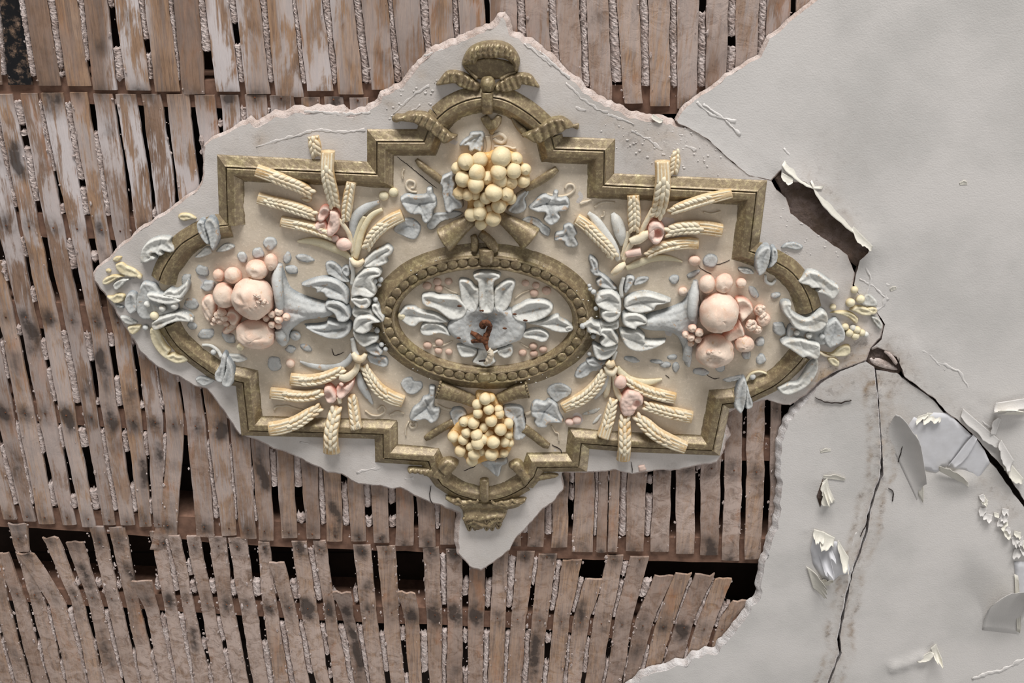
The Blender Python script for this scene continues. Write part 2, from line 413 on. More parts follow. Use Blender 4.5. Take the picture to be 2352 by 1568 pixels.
# floor boards of the storey above, and unseen sides added to shut light out of the void
for i in range(12):
    y0 = -330 + i * 200
    board_box('floor_board', ([(-420, y0), (2750, y0)], [(-420, y0 + 196), (2750, y0 + 196)]), HL - 121, HL - 150, M_DECK)
def void_side(a, b):
    P = np.array([a, b], float); A = world(P, HL - 1, HL); B = A.copy(); B[:, 2] = ZC - (HL - 150) * UN
    n = np.array([-(A[1] - A[0])[1], (A[1] - A[0])[0], 0]); n = n / np.linalg.norm(n) * .02
    Vt = np.vstack([A, B, A + n, B + n]); make('void_light_blocker', Vt, [[0, 1, 3, 2], [4, 6, 7, 5], [0, 2, 6, 4], [1, 5, 7, 3], [0, 4, 5, 1], [2, 3, 7, 6]], M_DECK, ceiling, False)
void_side((-260, -200), (-260, 1780)); void_side((2620, -200), (2620, 1780)); void_side((-260, -170), (2620, -170)); void_side((-260, 1760), (2620, 1760))

# ---------------------------------------------------------------- laths (x left, x right, y) down each lath
TOP = [(0, 41, 18, 73, 195), (56, 107, 88, 140, 197), (125, 176, 153, 207, 198), (191, 245, 213, 268, 207), (260, 316, 291, 347, 208), (332, 385, 357, 413, 210),
       (398, 455, 418, 469, 217), (469, 524, 497, 551, 211), (541, 595, 565, 620, 216), (612, 670, 632, 695, 223), (681, 739, 705, 765, 209), (757, 811, 778, 835, 217),
       (829, 889, 854, 907, 206), (901, 963, 925, 984, 210), (982, 1037, 998, 1053, 215), (1052, 1112, 1066, 1122, 218), (1123, 1186, 1135, 1196, 220),
       (1206, 1258, 1216, 1272, 225), (1277, 1330, 1291, 1340, 230), (1347, 1397, 1356, 1406, 232), (1416, 1469, 1434, 1476, 238), (1489, 1538, 1494, 1540, 244),
       (1555, 1606, 1557, 1600, 250), (1623, 1673, 1621, 1667, 235), (1692, 1746, 1688, 1732, 235), (1763, 1818, 1755, 1805, 235), (1830, 1880, 1822, 1870, 235)]
MID = {-3: [(-52, -14, 970), (8, 38, 1193)], -2: [(-40, -2, 780), (-5, 35, 970), (54, 82, 1197)], -1: [(-40, 2, 600), (8, 43, 780), (42, 82, 970), (88, 125, 1204)],
       0: [(-75, -30, 217), (-35, 16, 395), (11, 55, 600), (54, 92, 780), (90, 130, 970), (143, 173, 1206)],
       1: [(-12, 27, 217), (25, 64, 395), (66, 102, 600), (105, 143, 780), (139, 174, 970), (189, 219, 1210)],
       2: [(45, 84, 215), (79, 122, 395), (117, 158, 600), (157, 194, 780), (194, 226, 970), (237, 265, 1206)],
       3: [(93, 143, 214), (130, 176, 395), (176, 208, 600), (212, 247, 780), (237, 274, 970), (278, 310, 1206)],
       4: [(158, 197, 213), (191, 228, 395), (226, 258, 600), (263, 301, 780), (289, 325, 970), (322, 349, 1210)],
       5: [(214, 258, 216), (239, 286, 395), (272, 306, 600), (310, 345, 780), (337, 375, 970), (352, 373, 1210)],
       6: [(265, 310, 217), (294, 339, 395), (322, 360, 600), (352, 390, 780), (381, 421, 965), (383, 420, 1020), (370, 407, 1170), (342, 404, 1262)],
       7: [(323, 367, 217), (347, 397, 395), (374, 410, 600), (398, 438, 780), (426, 471, 970), (451, 492, 1234)],
       8: [(381, 431, 217), (404, 453, 395), (425, 468, 600), (448, 492, 780), (477, 522, 970), (510, 543, 1230)],
       9: [(445, 491, 219), (468, 515, 395), (500, 545, 780), (527, 570, 970), (553, 589, 1237)], 10: [(505, 546, 219), (572, 615, 970), (595, 629, 1242)],
       11: [(562, 611, 218), (634, 672, 1035), (646, 682, 1236)], 12: [(618, 674, 220), (688, 728, 1035), (705, 736, 1237)], 13: [(690, 733, 224), (746, 784, 1137), (751, 787, 1244)],
       14: [(743, 787, 223), (799, 836, 1137), (807, 841, 1244)], 15: [(802, 845, 225), (853, 890, 1137), (859, 894, 1246)], 16: [(905, 945, 930), (909, 948, 1137), (909, 950, 1252)],
       17: [(955, 994, 930), (957, 996, 1137), (963, 1001, 1257)], 18: [(1006, 1046, 930), (1012, 1045, 1250)], 19: [(1060, 1098, 930), (1060, 1096, 1252)],
       20: [(1112, 1152, 930), (1110, 1148, 1254)], 21: [(1165, 1205, 930), (1162, 1196, 1255)], 22: [(1224, 1258, 930), (1218, 1254, 1130), (1211, 1249, 1256)],
       23: [(1274, 1310, 930), (1270, 1306, 1130), (1266, 1303, 1258)], 24: [(1324, 1368, 930), (1320, 1366, 1130), (1313, 1361, 1269)],
       25: [(1380, 1400, 930), (1375, 1397, 1130), (1369, 1393, 1269)], 26: [(1404, 1428, 930), (1400, 1424, 1130), (1397, 1418, 1267)],
       27: [(1446, 1490, 930), (1440, 1484, 1130), (1438, 1478, 1266)], 28: [(1504, 1546, 930), (1500, 1540, 1130), (1494, 1537, 1268)],
       29: [(1556, 1602, 930), (1553, 1597, 1130), (1553, 1594, 1272)], 30: [(1612, 1660, 930), (1610, 1655, 1130), (1609, 1650, 1275)],
       31: [(1666, 1706, 910), (1664, 1703, 1130), (1658, 1698, 1288)], 32: [(1717, 1757, 900), (1714, 1755, 1130), (1710, 1747, 1284)], 33: [(1772, 1796, 900), (1770, 1792, 1130), (1762, 1785, 1290)]}
LOW = [(-75, -45, 1215, -60, -25, 1380, 0, 30, 1568, 0), (-30, 4, 1272, -15, 17, 1380, 36, 69, 1568, 0), (-10, 18, 1272, 28, 57, 1380, 74, 110, 1568, 2), (36, 62, 1270, 70, 102, 1380, 115, 150, 1568, 2),
       (44, 82, 1266, 112, 148, 1380, 153, 199, 1568, 14), (98, 134, 1232, 163, 189, 1380, 204, 237, 1568, 6), (152, 192, 1243, 201, 231, 1380, 242, 280, 1568, 6), (204, 238, 1210, 244, 276, 1380, 286, 319, 1568, 0),
       (247, 285, 1212, 288, 318, 1380, 324, 360, 1568, 0), (308, 354, 1322, 333, 362, 1395, 365, 398, 1568, 24), (343, 376, 1222, 374, 403, 1380, 406, 441, 1568, 0), (385, 411, 1230, 418, 444, 1380, 446, 482, 1568, 0),
       (426, 457, 1232, 459, 487, 1380, 490, 528, 1568, 0), (477, 518, 1234, 500, 533, 1380, 536, 569, 1568, 0), (523, 566, 1236, 548, 584, 1380, 580, 615, 1568, 0), (592, 618, 1245, 603, 636, 1400, 631, 664, 1568, 0),
       (620, 654, 1286, 649, 679, 1400, 679, 710, 1568, 10), (668, 702, 1244, 690, 728, 1400, 725, 756, 1568, 0), (719, 748, 1243, 743, 769, 1400, 766, 802, 1568, 0), (765, 809, 1346, 787, 812, 1410, 815, 843, 1568, 26),
       (810, 851, 1253, 827, 863, 1400, 850, 884, 1568, 0), (864, 907, 1255, 878, 914, 1400, 896, 927, 1568, 0), (916, 956, 1350, 929, 963, 1415, 940, 970, 1568, 22), (972, 1009, 1258, 978, 1014, 1400, 986, 1014, 1568, 0),
       (1025, 1062, 1262, 1028, 1062, 1400, 1026, 1062, 1568, 0), (1079, 1115, 1264, 1076, 1113, 1400, 1075, 1108, 1568, 0), (1134, 1168, 1264, 1127, 1162, 1400, 1121, 1156, 1568, 0), (1187, 1228, 1268, 1175, 1209, 1423, 1165, 1198, 1568, 0),
       (1237, 1280, 1274, 1222, 1258, 1423, 1212, 1244, 1568, 0), (1293, 1337, 1288, 1271, 1308, 1423, 1257, 1293, 1568, 3), (1344, 1386, 1329, 1316, 1354, 1423, 1303, 1333, 1568, 3), (1395, 1433, 1276, 1364, 1405, 1423, 1344, 1382, 1568, 0),
       (1447, 1490, 1280, 1413, 1453, 1423, 1392, 1428, 1568, 0), (1503, 1546, 1322, 1461, 1502, 1423, 1432, 1462, 1568, 4), (1550, 1587, 1315, 1509, 1550, 1423, 1474, 1507, 1568, 6), (1596, 1640, 1319, 1555, 1596, 1423, 1512, 1553, 1568, 6),
       (1642, 1680, 1328, 1604, 1645, 1423, 1560, 1596, 1568, 8), (1684, 1726, 1380, 1652, 1683, 1423, 1615, 1645, 1568, 4)]
NAILROWS = [lambda x: 205 + .03 * x, lambda x: 515 + .05 * x, lambda x: 725 + .06 * x, lambda x: 945 + .08 * x, lambda x: 1185 + .06 * x, lambda x: 1235 + .035 * x, lambda x: 1360 + .052 * x]
def whiteness(x, y):
    v = 0.25
    if y < 215: v = float(np.interp(x, [0, 240, 262, 330, 350, 470, 476, 560, 580, 760, 800, 1100, 1900], [.04, .08, .85, .85, .12, .10, .9, .8, .25, .7, .25, .35, .3]))
    elif y < 700: v = min(1.0, .25 + (y - 215) / 110) - max(0, (y - 420) / 420)
    elif y < 1220: v = .35 if x < 640 else .12
    else: v = .05
    return v
def dustiness(x, y):
    if y < 240: return .55 if x > 1150 else .08
    if y < 900: return .12
    if y < 1230: return .85 if x > 1450 else (.5 if x > 1150 else .28)
    return max(.55, 1.1 - abs(x - 450) / 900.0) if x < 1150 else .55
LATHS = {'top': [], 'mid': [], 'low': []}
def lath(stations, row, bend=0.0, char=0.0, rag=0.0, bag='mid'):
    st = np.array(sorted(stations, key=lambda s: s[2]), float)
    y0, y1 = st[0, 2], st[-1, 2]; n = max(4, int((y1 - y0) / 13)); ys = np.linspace(y0, y1, n)
    from_l = np.interp(ys, st[:, 2], st[:, 0]); from_r = np.interp(ys, st[:, 2], st[:, 1])
    sd = st[0, 0] * .731 + y0
    k = np.array([mnoise.noise((y * .018, sd, 0)) for y in ys]); k2 = np.array([mnoise.noise((y * .018, sd, 5)) for y in ys])
    f1 = np.array([mnoise.noise((y * .09, sd, 2)) for y in ys]); f2 = np.array([mnoise.noise((y * .09, sd, 8)) for y in ys])
    low = bag == 'low' or y1 > 1500
    L = from_l + 2.6 * k + (1.7 if low else .8) * f1; Rr = from_r + 2.6 * k + 1.2 * k2 + (1.7 if low else .8) * f2
    LATHS[bag].append((ys, L, Rr))
    cols = 5; lift = random.uniform(-2.0, 1.2); tl = random.uniform(-1.3, 1.3); cup = random.uniform(-.8, 1.0)
    Vt = []; AT = {a: [] for a in ('white', 'dust', 'stain', 'char')}
    ph = random.random() * 9
    for i, y in enumerate(ys):
        t = i / (n - 1)
        sag = 1.5 * math.sin(math.pi * t * 2 + ph) * .5 + bend * max(0, 1 - t / .45) ** 2
        for j in range(cols):
            u = j / (cols - 1); x = L[i] + (Rr[i] - L[i]) * u
            yy = y
            if rag and i == 0: yy = y + rag * 6 * (mnoise.noise((x * .13, sd, 1)) + .4 * mnoise.noise((x * .5, sd, 1)))
            h = HL + lift + tl * (u - .5) * 2 - cup * (1 - (2 * u - 1) ** 2) + sag + (-1.2 if j in (0, cols - 1) else 0)
            Vt.append((x, yy, h))
            AT['white'].append(np.clip(whiteness(x, y) * (1.1 + .9 * mnoise.noise((sd, y * .004, 4))), 0, 1.2))
            AT['dust'].append(np.clip(dustiness(x, y) * (1 + .9 * mnoise.noise((sd * .05, y * .007, 7))), 0, 1.1))
            s = 0
            for q, f in enumerate(NAILROWS):
                a = (.95 if (q >= 5 and 600 < x < 1120) else .62) * (1 + .8 * mnoise.noise((sd, q * 3.3, 1)))
                s = max(s, a * math.exp(-((y - f(x)) / (20 + 10 * abs(mnoise.noise((sd, q, 6))))) ** 2) * math.exp(-((u - .5) / .42) ** 2))
            blotch = max(0, mnoise.noise((sd * .3, y * .011, 3)) - .26) * 3.2 * math.exp(-((u - .5 + .5 * mnoise.noise((sd, y * .02, 9))) / .34) ** 2)
            AT['stain'].append(min(1, s + blotch * (.9 if y > 700 or x < 120 else .5))); AT['char'].append(char)
    Vt = np.array(Vt); m = len(Vt)
    A = world(Vt[:, :2], Vt[:, 2], HL); B = A.copy(); B[:, 2] += 6.5 * UN
    Vall = np.vstack([A, B]); F = []
    for i in range(n - 1):
        for j in range(cols - 1):
            a = i * cols + j; F.append([a, a + 1, a + cols + 1, a + cols])
        F.append([i * cols, (i + 1) * cols, m + (i + 1) * cols, m + i * cols]); e = cols - 1
        F.append([i * cols + e, m + i * cols + e, m + (i + 1) * cols + e, (i + 1) * cols + e])
    for i, sgn in ((0, 1), (n - 1, -1)):
        for j in range(cols - 1):
            a = i * cols + j; F.append([a, m + a, m + a + 1, a + 1] if sgn > 0 else [a, a + 1, m + a + 1, m + a])
    o = make('lath', Vall, F, M_LATH, ceiling, False, {k_: np.concatenate([v, v]) for k_, v in AT.items()})
    return o
for i, (a, b, c, d, y) in enumerate(TOP):
    k = 60.0 / y
    o = lath([(a - (c - a) * k, b - (d - b) * k, -60), (a, b, 0), (c, d, y)], 'top', 0, 1.0 if i == 0 else 0, bag='top')
    if i == 0: o['label'] = 'charred black lath'
lath([(-62, -12, -60), (-40, 4, 195)], 'top', bag='top')
for i in sorted(MID): lath([(a, b, y) for a, b, y in MID[i]], 'mid', rag=0, bag='mid')
for q in LOW:
    a, b, y0, c, d, y1, e, f, y2, bend = q
    k = 70.0 / (y2 - y1)
    lath([(a, b, y0), (c, d, y1), (e, f, y2), (e + (e - c) * k, f + (f - d) * k, y2 + 70)], 'low', bend, 0, 1.0 if bend else 0, 'low')
lath([(16, 60, 1203), (36, 66, 1268)], 'low', 3, 0, .6, 'low')

# ---------------------------------------------------------------- plaster keys squeezed up between the laths
KEYS = 0
def key(ys, L, Rr, h, crumble=1.0):
    global KEYS
    n = len(ys)
    if n < 3 or KEYS > 292: return
    KEYS += 1
    cols = 5; Vt = []; sd = L[0]
    for i, y in enumerate(ys):
        e = 1 - .25 * (1 if i in (0, n - 1) else 0)
        for j in range(cols):
            u = j / (cols - 1); mid = (L[i] + Rr[i]) / 2; x = mid + (Rr[i] - L[i]) * .92 * (u - .5) * e
            x += crumble * 1.9 * mnoise.noise((y * .11, sd, j * 3.1)); yy = y + crumble * 2.0 * mnoise.noise((y * .2, sd, j * 2.3 + 9)) + (9 * mnoise.noise((sd, j * 1.7, i)) if i in (0, n - 1) else 0)
            hh = h + 4.2 * (1 - (2 * u - 1) ** 2) + crumble * 2.4 * mnoise.noise((y * .13 + j * .9, sd, 4)) + crumble * 2.2 * mnoise.noise((y * .35, sd, j * 7.7)) - (7 if i in (0, n - 1) else 0) - (3 if j in (0, 4) else 0)
            Vt.append((x, yy, hh))
    Vt = np.array(Vt); F = [[i * cols + j, i * cols + j + 1, (i + 1) * cols + j + 1, (i + 1) * cols + j] for i in range(n - 1) for j in range(cols - 1)]
    m = len(Vt); A = world(Vt[:, :2], Vt[:, 2], h); B = A.copy(); B[:, 2] = np.maximum(B[:, 2], ZC - (h - 10) * UN)
    A2 = np.vstack([A, B])
    for i in range(n - 1):
        F.append([i * cols, (i + 1) * cols, m + (i + 1) * cols, m + i * cols]); e = cols - 1
        F.append([i * cols + e, m + i * cols + e, m + (i + 1) * cols + e, (i + 1) * cols + e])
    for j in range(cols - 1):
        F.append([j, m + j, m + j + 1, j + 1]); a = (n - 1) * cols + j; F.append([a, a + 1, m + a + 1, m + a])
    make('plaster_key', A2, F, M_KEY, ceiling, False)
OPEN = {'top': lambda x, y: (240 < x < 266 and 20 < y < 108) or (x > 440 and x < 500 and y > 60 and 150 < y) or (430 < x < 480 and y > 120) or (1600 < x < 1625 and y < 24) or (1112 < x < 1126 and y < 90) or (300 < x < 350 and 92 < y < 120) or (200 < x < 220 and y > 140) or (535 < x < 550 and 55 < y < 100),
        'mid': lambda x, y: (y < 300 and 190 < x < 225) or (y < 520 and x > 250 and x < 340) or (y < 480 and 285 < x < 300) or (330 < x < 470 and 215 < y < 480) or (95 < x < 135 and 545 < y < 696) or (160 < x < 190 and 620 < y < 700) or (50 < x < 80 and 590 < y < 660) or (300 < x < 330 and 795 < y < 860) or (405 < y - 0 * x and 395 < x < 432 and 990 < y < 1190 and x > 395) or (135 < x < 155 and 1030 < y < 1110) or (185 < x < 205 and 1030 < y < 1090) or (280 < x < 300 and 1040 < y < 1120) or (420 < x < 452 and 990 < y < 1240) or (60 < x < 110 and 830 < y < 905) or (20 < x < 30 and 800 < y < 900) or (210 < x < 225 and 830 < y < 915) or (250 < x < 266 and 800 < y < 880) or (410 < x < 424 and 860 < y < 945) or (620 < x < 690 and 1120 < y < 1230) or (x > 1540 and x < 1560 and y > 1090) or (1595 < x < 1612 and y > 1080) or (1650 < x < 1666 and y > 1090) or (x > 1700 and x < 1718) or x > 1752,
        'low': lambda x, y: y < 1330 and not (860 < x < 880 or 1010 < x < 1030 or 1160 < x < 1310 or 1430 < x < 1450 or 380 < x < 440 or 700 < x < 725)}
FILL = {'top': .97, 'mid': .64, 'low': .64}
for bag in ('top', 'mid', 'low'):
    rows = sorted(LATHS[bag], key=lambda q: np.interp(q[0].mean() if bag == 'top' else 1000 if bag == 'mid' else 1450, q[0], q[1]))
    for (ya, La, Ra), (yb, Lb, Rb) in zip(rows, rows[1:]):
        a = max(ya[0], yb[0]) + 2; b = min(ya[-1], yb[-1]) - 14
        if b - a < 20: continue
        ys = np.arange(a, b, 3.4); l = np.interp(ys, ya, Ra); r = np.interp(ys, yb, Lb)
        sd = random.random() * 50; ok = []
        for y, p, q in zip(ys, l, r):
            xm = (p + q) / 2
            j = any(abs(y - (np.interp(xm, [c_[0] for c_ in t_], [c_[1] for c_ in t_]) + np.interp(xm, [c_[0] for c_ in b_], [c_[1] for c_ in b_])) / 2) < 26 for t_, b_ in JT)
            f = .5 + .85 * mnoise.noise((y * .012, sd, 1.5)) + .25 * mnoise.noise((y * .05, sd, 3))
            hid = bag == 'mid' and xm > 560 and 300 < y < 960 and xm < 1640
            ok.append((not j) and (not hid) and q - p > 3.5 and q - p < 30 and f < FILL[bag] + .12 and not OPEN[bag](xm, y) and -40 < xm < 1800 and y > -30 and y < 1600)
        i = 0
        while i < len(ys):
            if ok[i]:
                e = i
                while e < len(ys) and ok[e] and e - i < 74: e += 1
                if e - i >= 5: key(ys[i:e], l[i:e], r[i:e], HL - 3.5 + random.uniform(-1.5, 1.5))
                i = e
            i += 1
# nail heads along the joists
NV, NF, NW = [], [], []
sv, sf = sphere(7, 4); parts = []
for bag in LATHS:
    for ys, L, Rr in LATHS[bag]:
        for f in NAILROWS:
            xm = (L.mean() + Rr.mean()) / 2; y = f(xm)
            if ys[0] + 4 < y < ys[-1] - 4 and -20 < xm < 1780:
                x = np.interp(y, ys, (L + Rr) / 2) + random.uniform(-3, 3); X, Y = xy(x, y, HL)
                parts.append((sv * np.array([2.3, 2.3, 1.2]) * UN + np.array([float(X), float(Y), ZC - (HL + .8) * UN]), sf, np.zeros(len(sv))))
v_, f_, w_ = merge(parts); o = make('nail_head', v_, f_, M_RUST, ceiling, True); o['kind'] = 'stuff'
# crumbs of old plaster clinging to the lath edges
parts = []; sv, sf = sphere(6, 4)
for bag in LATHS:
    for ys, L, Rr in LATHS[bag]:
        for q in range(int((ys[-1] - ys[0]) * (.12 if bag == 'low' else .05))):
            y = random.uniform(ys[0], ys[-1]); e = random.choice((L, Rr)); x = np.interp(y, ys, e) + random.gauss(0, 3.5)
            if random.random() > dustiness(x, y) + .25: continue
            r = abs(random.gauss(0, 1.0)) + .6; X, Y = xy(x, y, HL)
            d = 1 + .8 * np.array([mnoise.noise((v[0] * 2 + x, v[1] * 2 + y, v[2] * 2)) for v in sv])
            parts.append((sv * d[:, None] * np.array([r * random.uniform(.6, 1.6), r * random.uniform(.7, 3.2), r * .7]) * UN + np.array([float(X), float(Y), ZC - (HL + .3) * UN]), sf, np.zeros(len(sv))))
v_, f_, w_ = merge(parts); o = make('plaster_crumbs', v_, f_, M_KEY, ceiling, False); o['kind'] = 'stuff'

# ---------------------------------------------------------------- plaster sheets with broken edges
def jag(P, amp, seed=0.0, freq=.045):
    T = np.roll(P, -1, 0) - np.roll(P, 1, 0); T /= np.maximum(np.hypot(T[:, 0], T[:, 1]), 1e-6)[:, None]
    N = np.column_stack([T[:, 1], -T[:, 0]])
    v = nz(P[:, 0], P[:, 1], freq, seed) + .3 * nz(P[:, 0], P[:, 1], freq * 3.3, seed + 4)
    for _ in range(6): N = .25 * np.roll(N, 1, 0) + .5 * N + .25 * np.roll(N, -1, 0)
    N /= np.maximum(np.hypot(N[:, 0], N[:, 1]), 1e-6)[:, None]
    return P + N * (amp * v)[:, None], N
def sheet(name, outline, mat, edge_mat, parent, step=24, thick=18.0, hfun=None, stain=None, inset=None, flare=None, amp=2.2, ename='broken_edge', seed=1.0, dens=3.6, label=None):
    """sheet of plaster: painted face (inset from the traced break) and a rough broken edge round it"""
    O = densify(np.asarray(outline, float), dens)
    if area2(O) < 0: O = O[::-1].copy()
    O, N = jag(O, amp, seed)                     # N points outwards for this winding
    ins = np.zeros(len(O)) if inset is None else np.array([inset(p, n) for p, n in zip(O, N)])
    ins = np.convolve(np.concatenate([ins[-9:], ins, ins[:9]]), np.ones(19) / 19, 'valid')
    face = O - N * (ins * (1 + .45 * nz(O[:, 0], O[:, 1], .05, 3) + .12 * nz(O[:, 0], O[:, 1], .12, 8)))[:, None]
    P, F, idx = plate(face, step)
    h = np.zeros(len(P)) if hfun is None else hfun(P)
    h = np.asarray(h, float)
    Wd = world(P, h, 0.0)
    st = np.zeros(len(P)) if stain is None else stain(P)
    o = make(name, Wd, F, mat, parent, True, {'stain': st}, label)
    n = len(face); hb = np.array([h[idx[i]] for i in range(n)])
    fl = np.zeros(n) if flare is None else np.array([flare(p, q) for p, q in zip(O, N)])
    rings = [(face, hb + .05)]
    for t, hh in ((.2, -.05), (.4, -.14), (.6, -.26), (.8, -.42), (1.0, -.7)):
        rp = face + N * (ins * t)[:, None] + N * (fl * t)[:, None]
        rp = rp + N * ((.25 * nz(rp[:, 0], rp[:, 1], .13, 11 + 40 * t) + 3.0 * nz(rp[:, 0], rp[:, 1], .035, 61 + 3 * t)) * t * np.clip(ins / 5, .3, 1.6))[:, None]
        rings.append((rp, hb + hh * thick + np.clip(ins / 5, .4, 1) * (.35 * nz(rp[:, 0], rp[:, 1], .13, 5 + 30 * t) + 2.2 * nz(rp[:, 0], rp[:, 1], .04, 15 + 2 * t))))
    rings.append((face + N * (ins + fl)[:, None], hb * 0 - thick))
    Vt = []
    for rp, hh in rings: Vt.append(world(rp, hh, 0.0 if rp is face else -thick * .4))
    Vt = np.vstack(Vt); Fe = []
    for k in range(len(rings) - 1):
        for i in range(n):
            j = (i + 1) % n; Fe.append([k * n + i, (k + 1) * n + i, (k + 1) * n + j, k * n + j])
    make(ename, Vt, Fe, edge_mat, parent, True)
    return o
SLAB = [(1131, 51), (1141, 33), (1160, 28), (1168, 48), (1180, 72), (1211, 84), (1244, 105), (1275, 133), (1305, 163), (1339, 191), (1364, 212), (1397, 232), (1428, 245), (1466, 260), (1504, 265), (1543, 273),
        (1553, 282), (1583, 292), (1629, 322), (1672, 363), (1722, 402), (1772, 414), (1783, 437), (1806, 452), (1816, 488), (1855, 519), (1894, 548), (1920, 565), (1946, 584), (1962, 625), (1958, 652),
        (1982, 690), (2012, 715), (2030, 745), (2022, 775), (1998, 800), (1990, 826), (1925, 850), (1885, 872), (1852, 905), (1815, 931), (1792, 928), (1761, 918), (1729, 925), (1700, 938), (1683, 946), (1662, 956), (1668, 974), (1678, 999), (1670, 1022),
        (1662, 1045), (1647, 1063), (1604, 1068), (1558, 1081), (1502, 1080), (1451, 1089), (1415, 1081), (1377, 1084), (1349, 1085), (1295, 1086), (1293, 1096), (1295, 1122), (1270, 1155), (1249, 1168), (1236, 1183),
        (1185, 1239), (1174, 1262), (1133, 1293), (1105, 1311), (1077, 1301), (1047, 1273), (1043, 1252), (1044, 1219), (1050, 1182), (1024, 1170), (993, 1155), (950, 1137), (919, 1119), (901, 1123), (873, 1117), (822, 1112), (784, 1089), (753, 1085),
        (723, 1071), (674, 1045), (618, 1025), (580, 1007), (551, 997), (526, 964), (500, 923), (474, 892), (444, 885), (421, 869), (388, 857), (357, 839), (321, 806), (306, 780), (301, 773), (281, 739), (260, 704), (237, 671), (217, 645), (213, 627), (222, 614),
        (258, 581), (304, 538), (362, 497), (403, 469), (449, 436), (463, 416), (466, 400), (467, 332), (485, 316), (536, 293), (574, 268), (588, 276), (613, 263), (641, 255), (677, 245), (708, 245), (743, 242), (774, 245), (810, 251), (850, 242), (873, 212),
        (907, 196), (930, 176), (947, 153), (978, 122), (988, 107), (1047, 88), (1065, 79)]
mx, my = xy(1122, 735)
medal = empty('ceiling_medallion', (float(mx), float(my), ZC))
medal['label'] = 'lozenge plaster ceiling medallion with gilt frame, fruit baskets, wheat and grapes in pastel colours'; medal['category'] = 'medallion'
def slab_inset(p, n):
    if p[0] > 1560 and p[1] < 900: return 1.0
    v = 3 + 13 * max(0, -n[1]) if p[0] > 560 else 2.5 + 4 * max(0, -n[1])
    if p[1] > 1170 and p[0] < 1060: v = 10
    if 940 < p[1] < 1050 and p[0] > 1650: v = 9
    return v
def slab_flare(p, n): return -7 * max(0, n[1]) if n[1] > 0 else 0
WAVE = lambda P: 1.3 * nz(P[:, 0], P[:, 1], .012, 2) + .5 * nz(P[:, 0], P[:, 1], .05, 6)
def slab_stain(P):
    d = np.exp(-segdist(P, np.array([(1560, 300), (1480, 330), (1400, 290)]), False) / 30) * .25
    d += np.exp(-segdist(P, np.array([(1870, 880), (1930, 850), (1990, 815)]), False) / 32) * .95
    d += np.exp(-np.hypot(P[:, 0] - 890, P[:, 1] - 240) / 9) * .7 + np.exp(-np.hypot(P[:, 0] - 820, P[:, 1] - 262) / 9) * .6 + np.exp(-np.hypot(P[:, 0] - 962, P[:, 1] - 171) / 8) * .7 + np.exp(-np.hypot(P[:, 0] - 599, P[:, 1] - 321) / 9) * .8
    return d + .10
sheet('backing_slab', SLAB, M_SLAB, M_EDGE, medal, 16, 18, WAVE, slab_stain, slab_inset, slab_flare)
# flaked ridges and blisters in the paint of the ground
def flake_line(pts, parent, mat, w=4.0, h=.38, name='paint_ridge'):
    P = densify(np.array(pts, float), 5, False)
    sp = [(x + 3 * mnoise.noise((x * .1, y * .1, 1)), y + 3.5 * mnoise.noise((x * .12, y * .1, 7)), .2 + .5 * mnoise.noise((x * .1, y * .1, 3)), max(1.0, w * (.7 + .8 * mnoise.noise((x * .07, y * .07, 5)))), h * (.8 + .6 * mnoise.noise((x * .09, y * .05, 9)))) for x, y in P]
    tube(name, sp, mat, parent, 8, 5, 0.0, .5)
for pts in ([(588, 338), (612, 330), (640, 322), (672, 314), (700, 306), (716, 300), (738, 298), (770, 303), (800, 303), (838, 298)],
            [(700, 255), (740, 258), (780, 262), (815, 262), (850, 258)], [(905, 262), (930, 235), (955, 214), (985, 196)], [(915, 285), (940, 262), (966, 240)],
            [(1205, 100), (1240, 128), (1268, 150)], [(1300, 190), (1335, 225), (1372, 250), (1396, 258)], [(1395, 262), (1430, 275), (1455, 285)],
            [(1322, 246), (1335, 252), (1345, 255)], [(1450, 300), (1490, 320), (1520, 345)], [(1560, 330), (1600, 345)], [(1240, 118), (1290, 165), (1310, 178)],
            [(820, 1085), (850, 1078), (880, 1072)], [(690, 1015), (710, 1020)], [(930, 1100), (950, 1098)], [(975, 128), (1010, 118), (1040, 110)]):
    flake_line(pts, medal, M_SLAB)
parts = []; sv, sf = sphere(7, 5)
for q in range(150):
    a, b = [(random.gauss(1500, 60), random.gauss(315, 28)), (random.gauss(1580, 60), random.gauss(350, 25)), (random.uniform(880, 1010), random.uniform(180, 280)), (random.uniform(1790, 1930), random.uniform(470, 600))][q % 4]
    if not inside(np.array([[a, b]]), np.array(SLAB, float))[0]: continue
    X, Y = xy(a, b, 0); r = random.uniform(1.0, 3.4)
    d = 1 + .4 * np.array([mnoise.noise((v[0] * 2 + a, v[1] * 2, v[2] * 2 + b)) for v in sv])
    parts.append((sv * d[:, None] * np.array([r, r * .7, .9]) * UN + np.array([float(X), float(Y), ZC]), sf, np.zeros(len(sv))))
v_, f_, w_ = merge(parts); o = make('paint_blisters', v_, f_, M_SLAB, medal, True); o['kind'] = 'stuff'

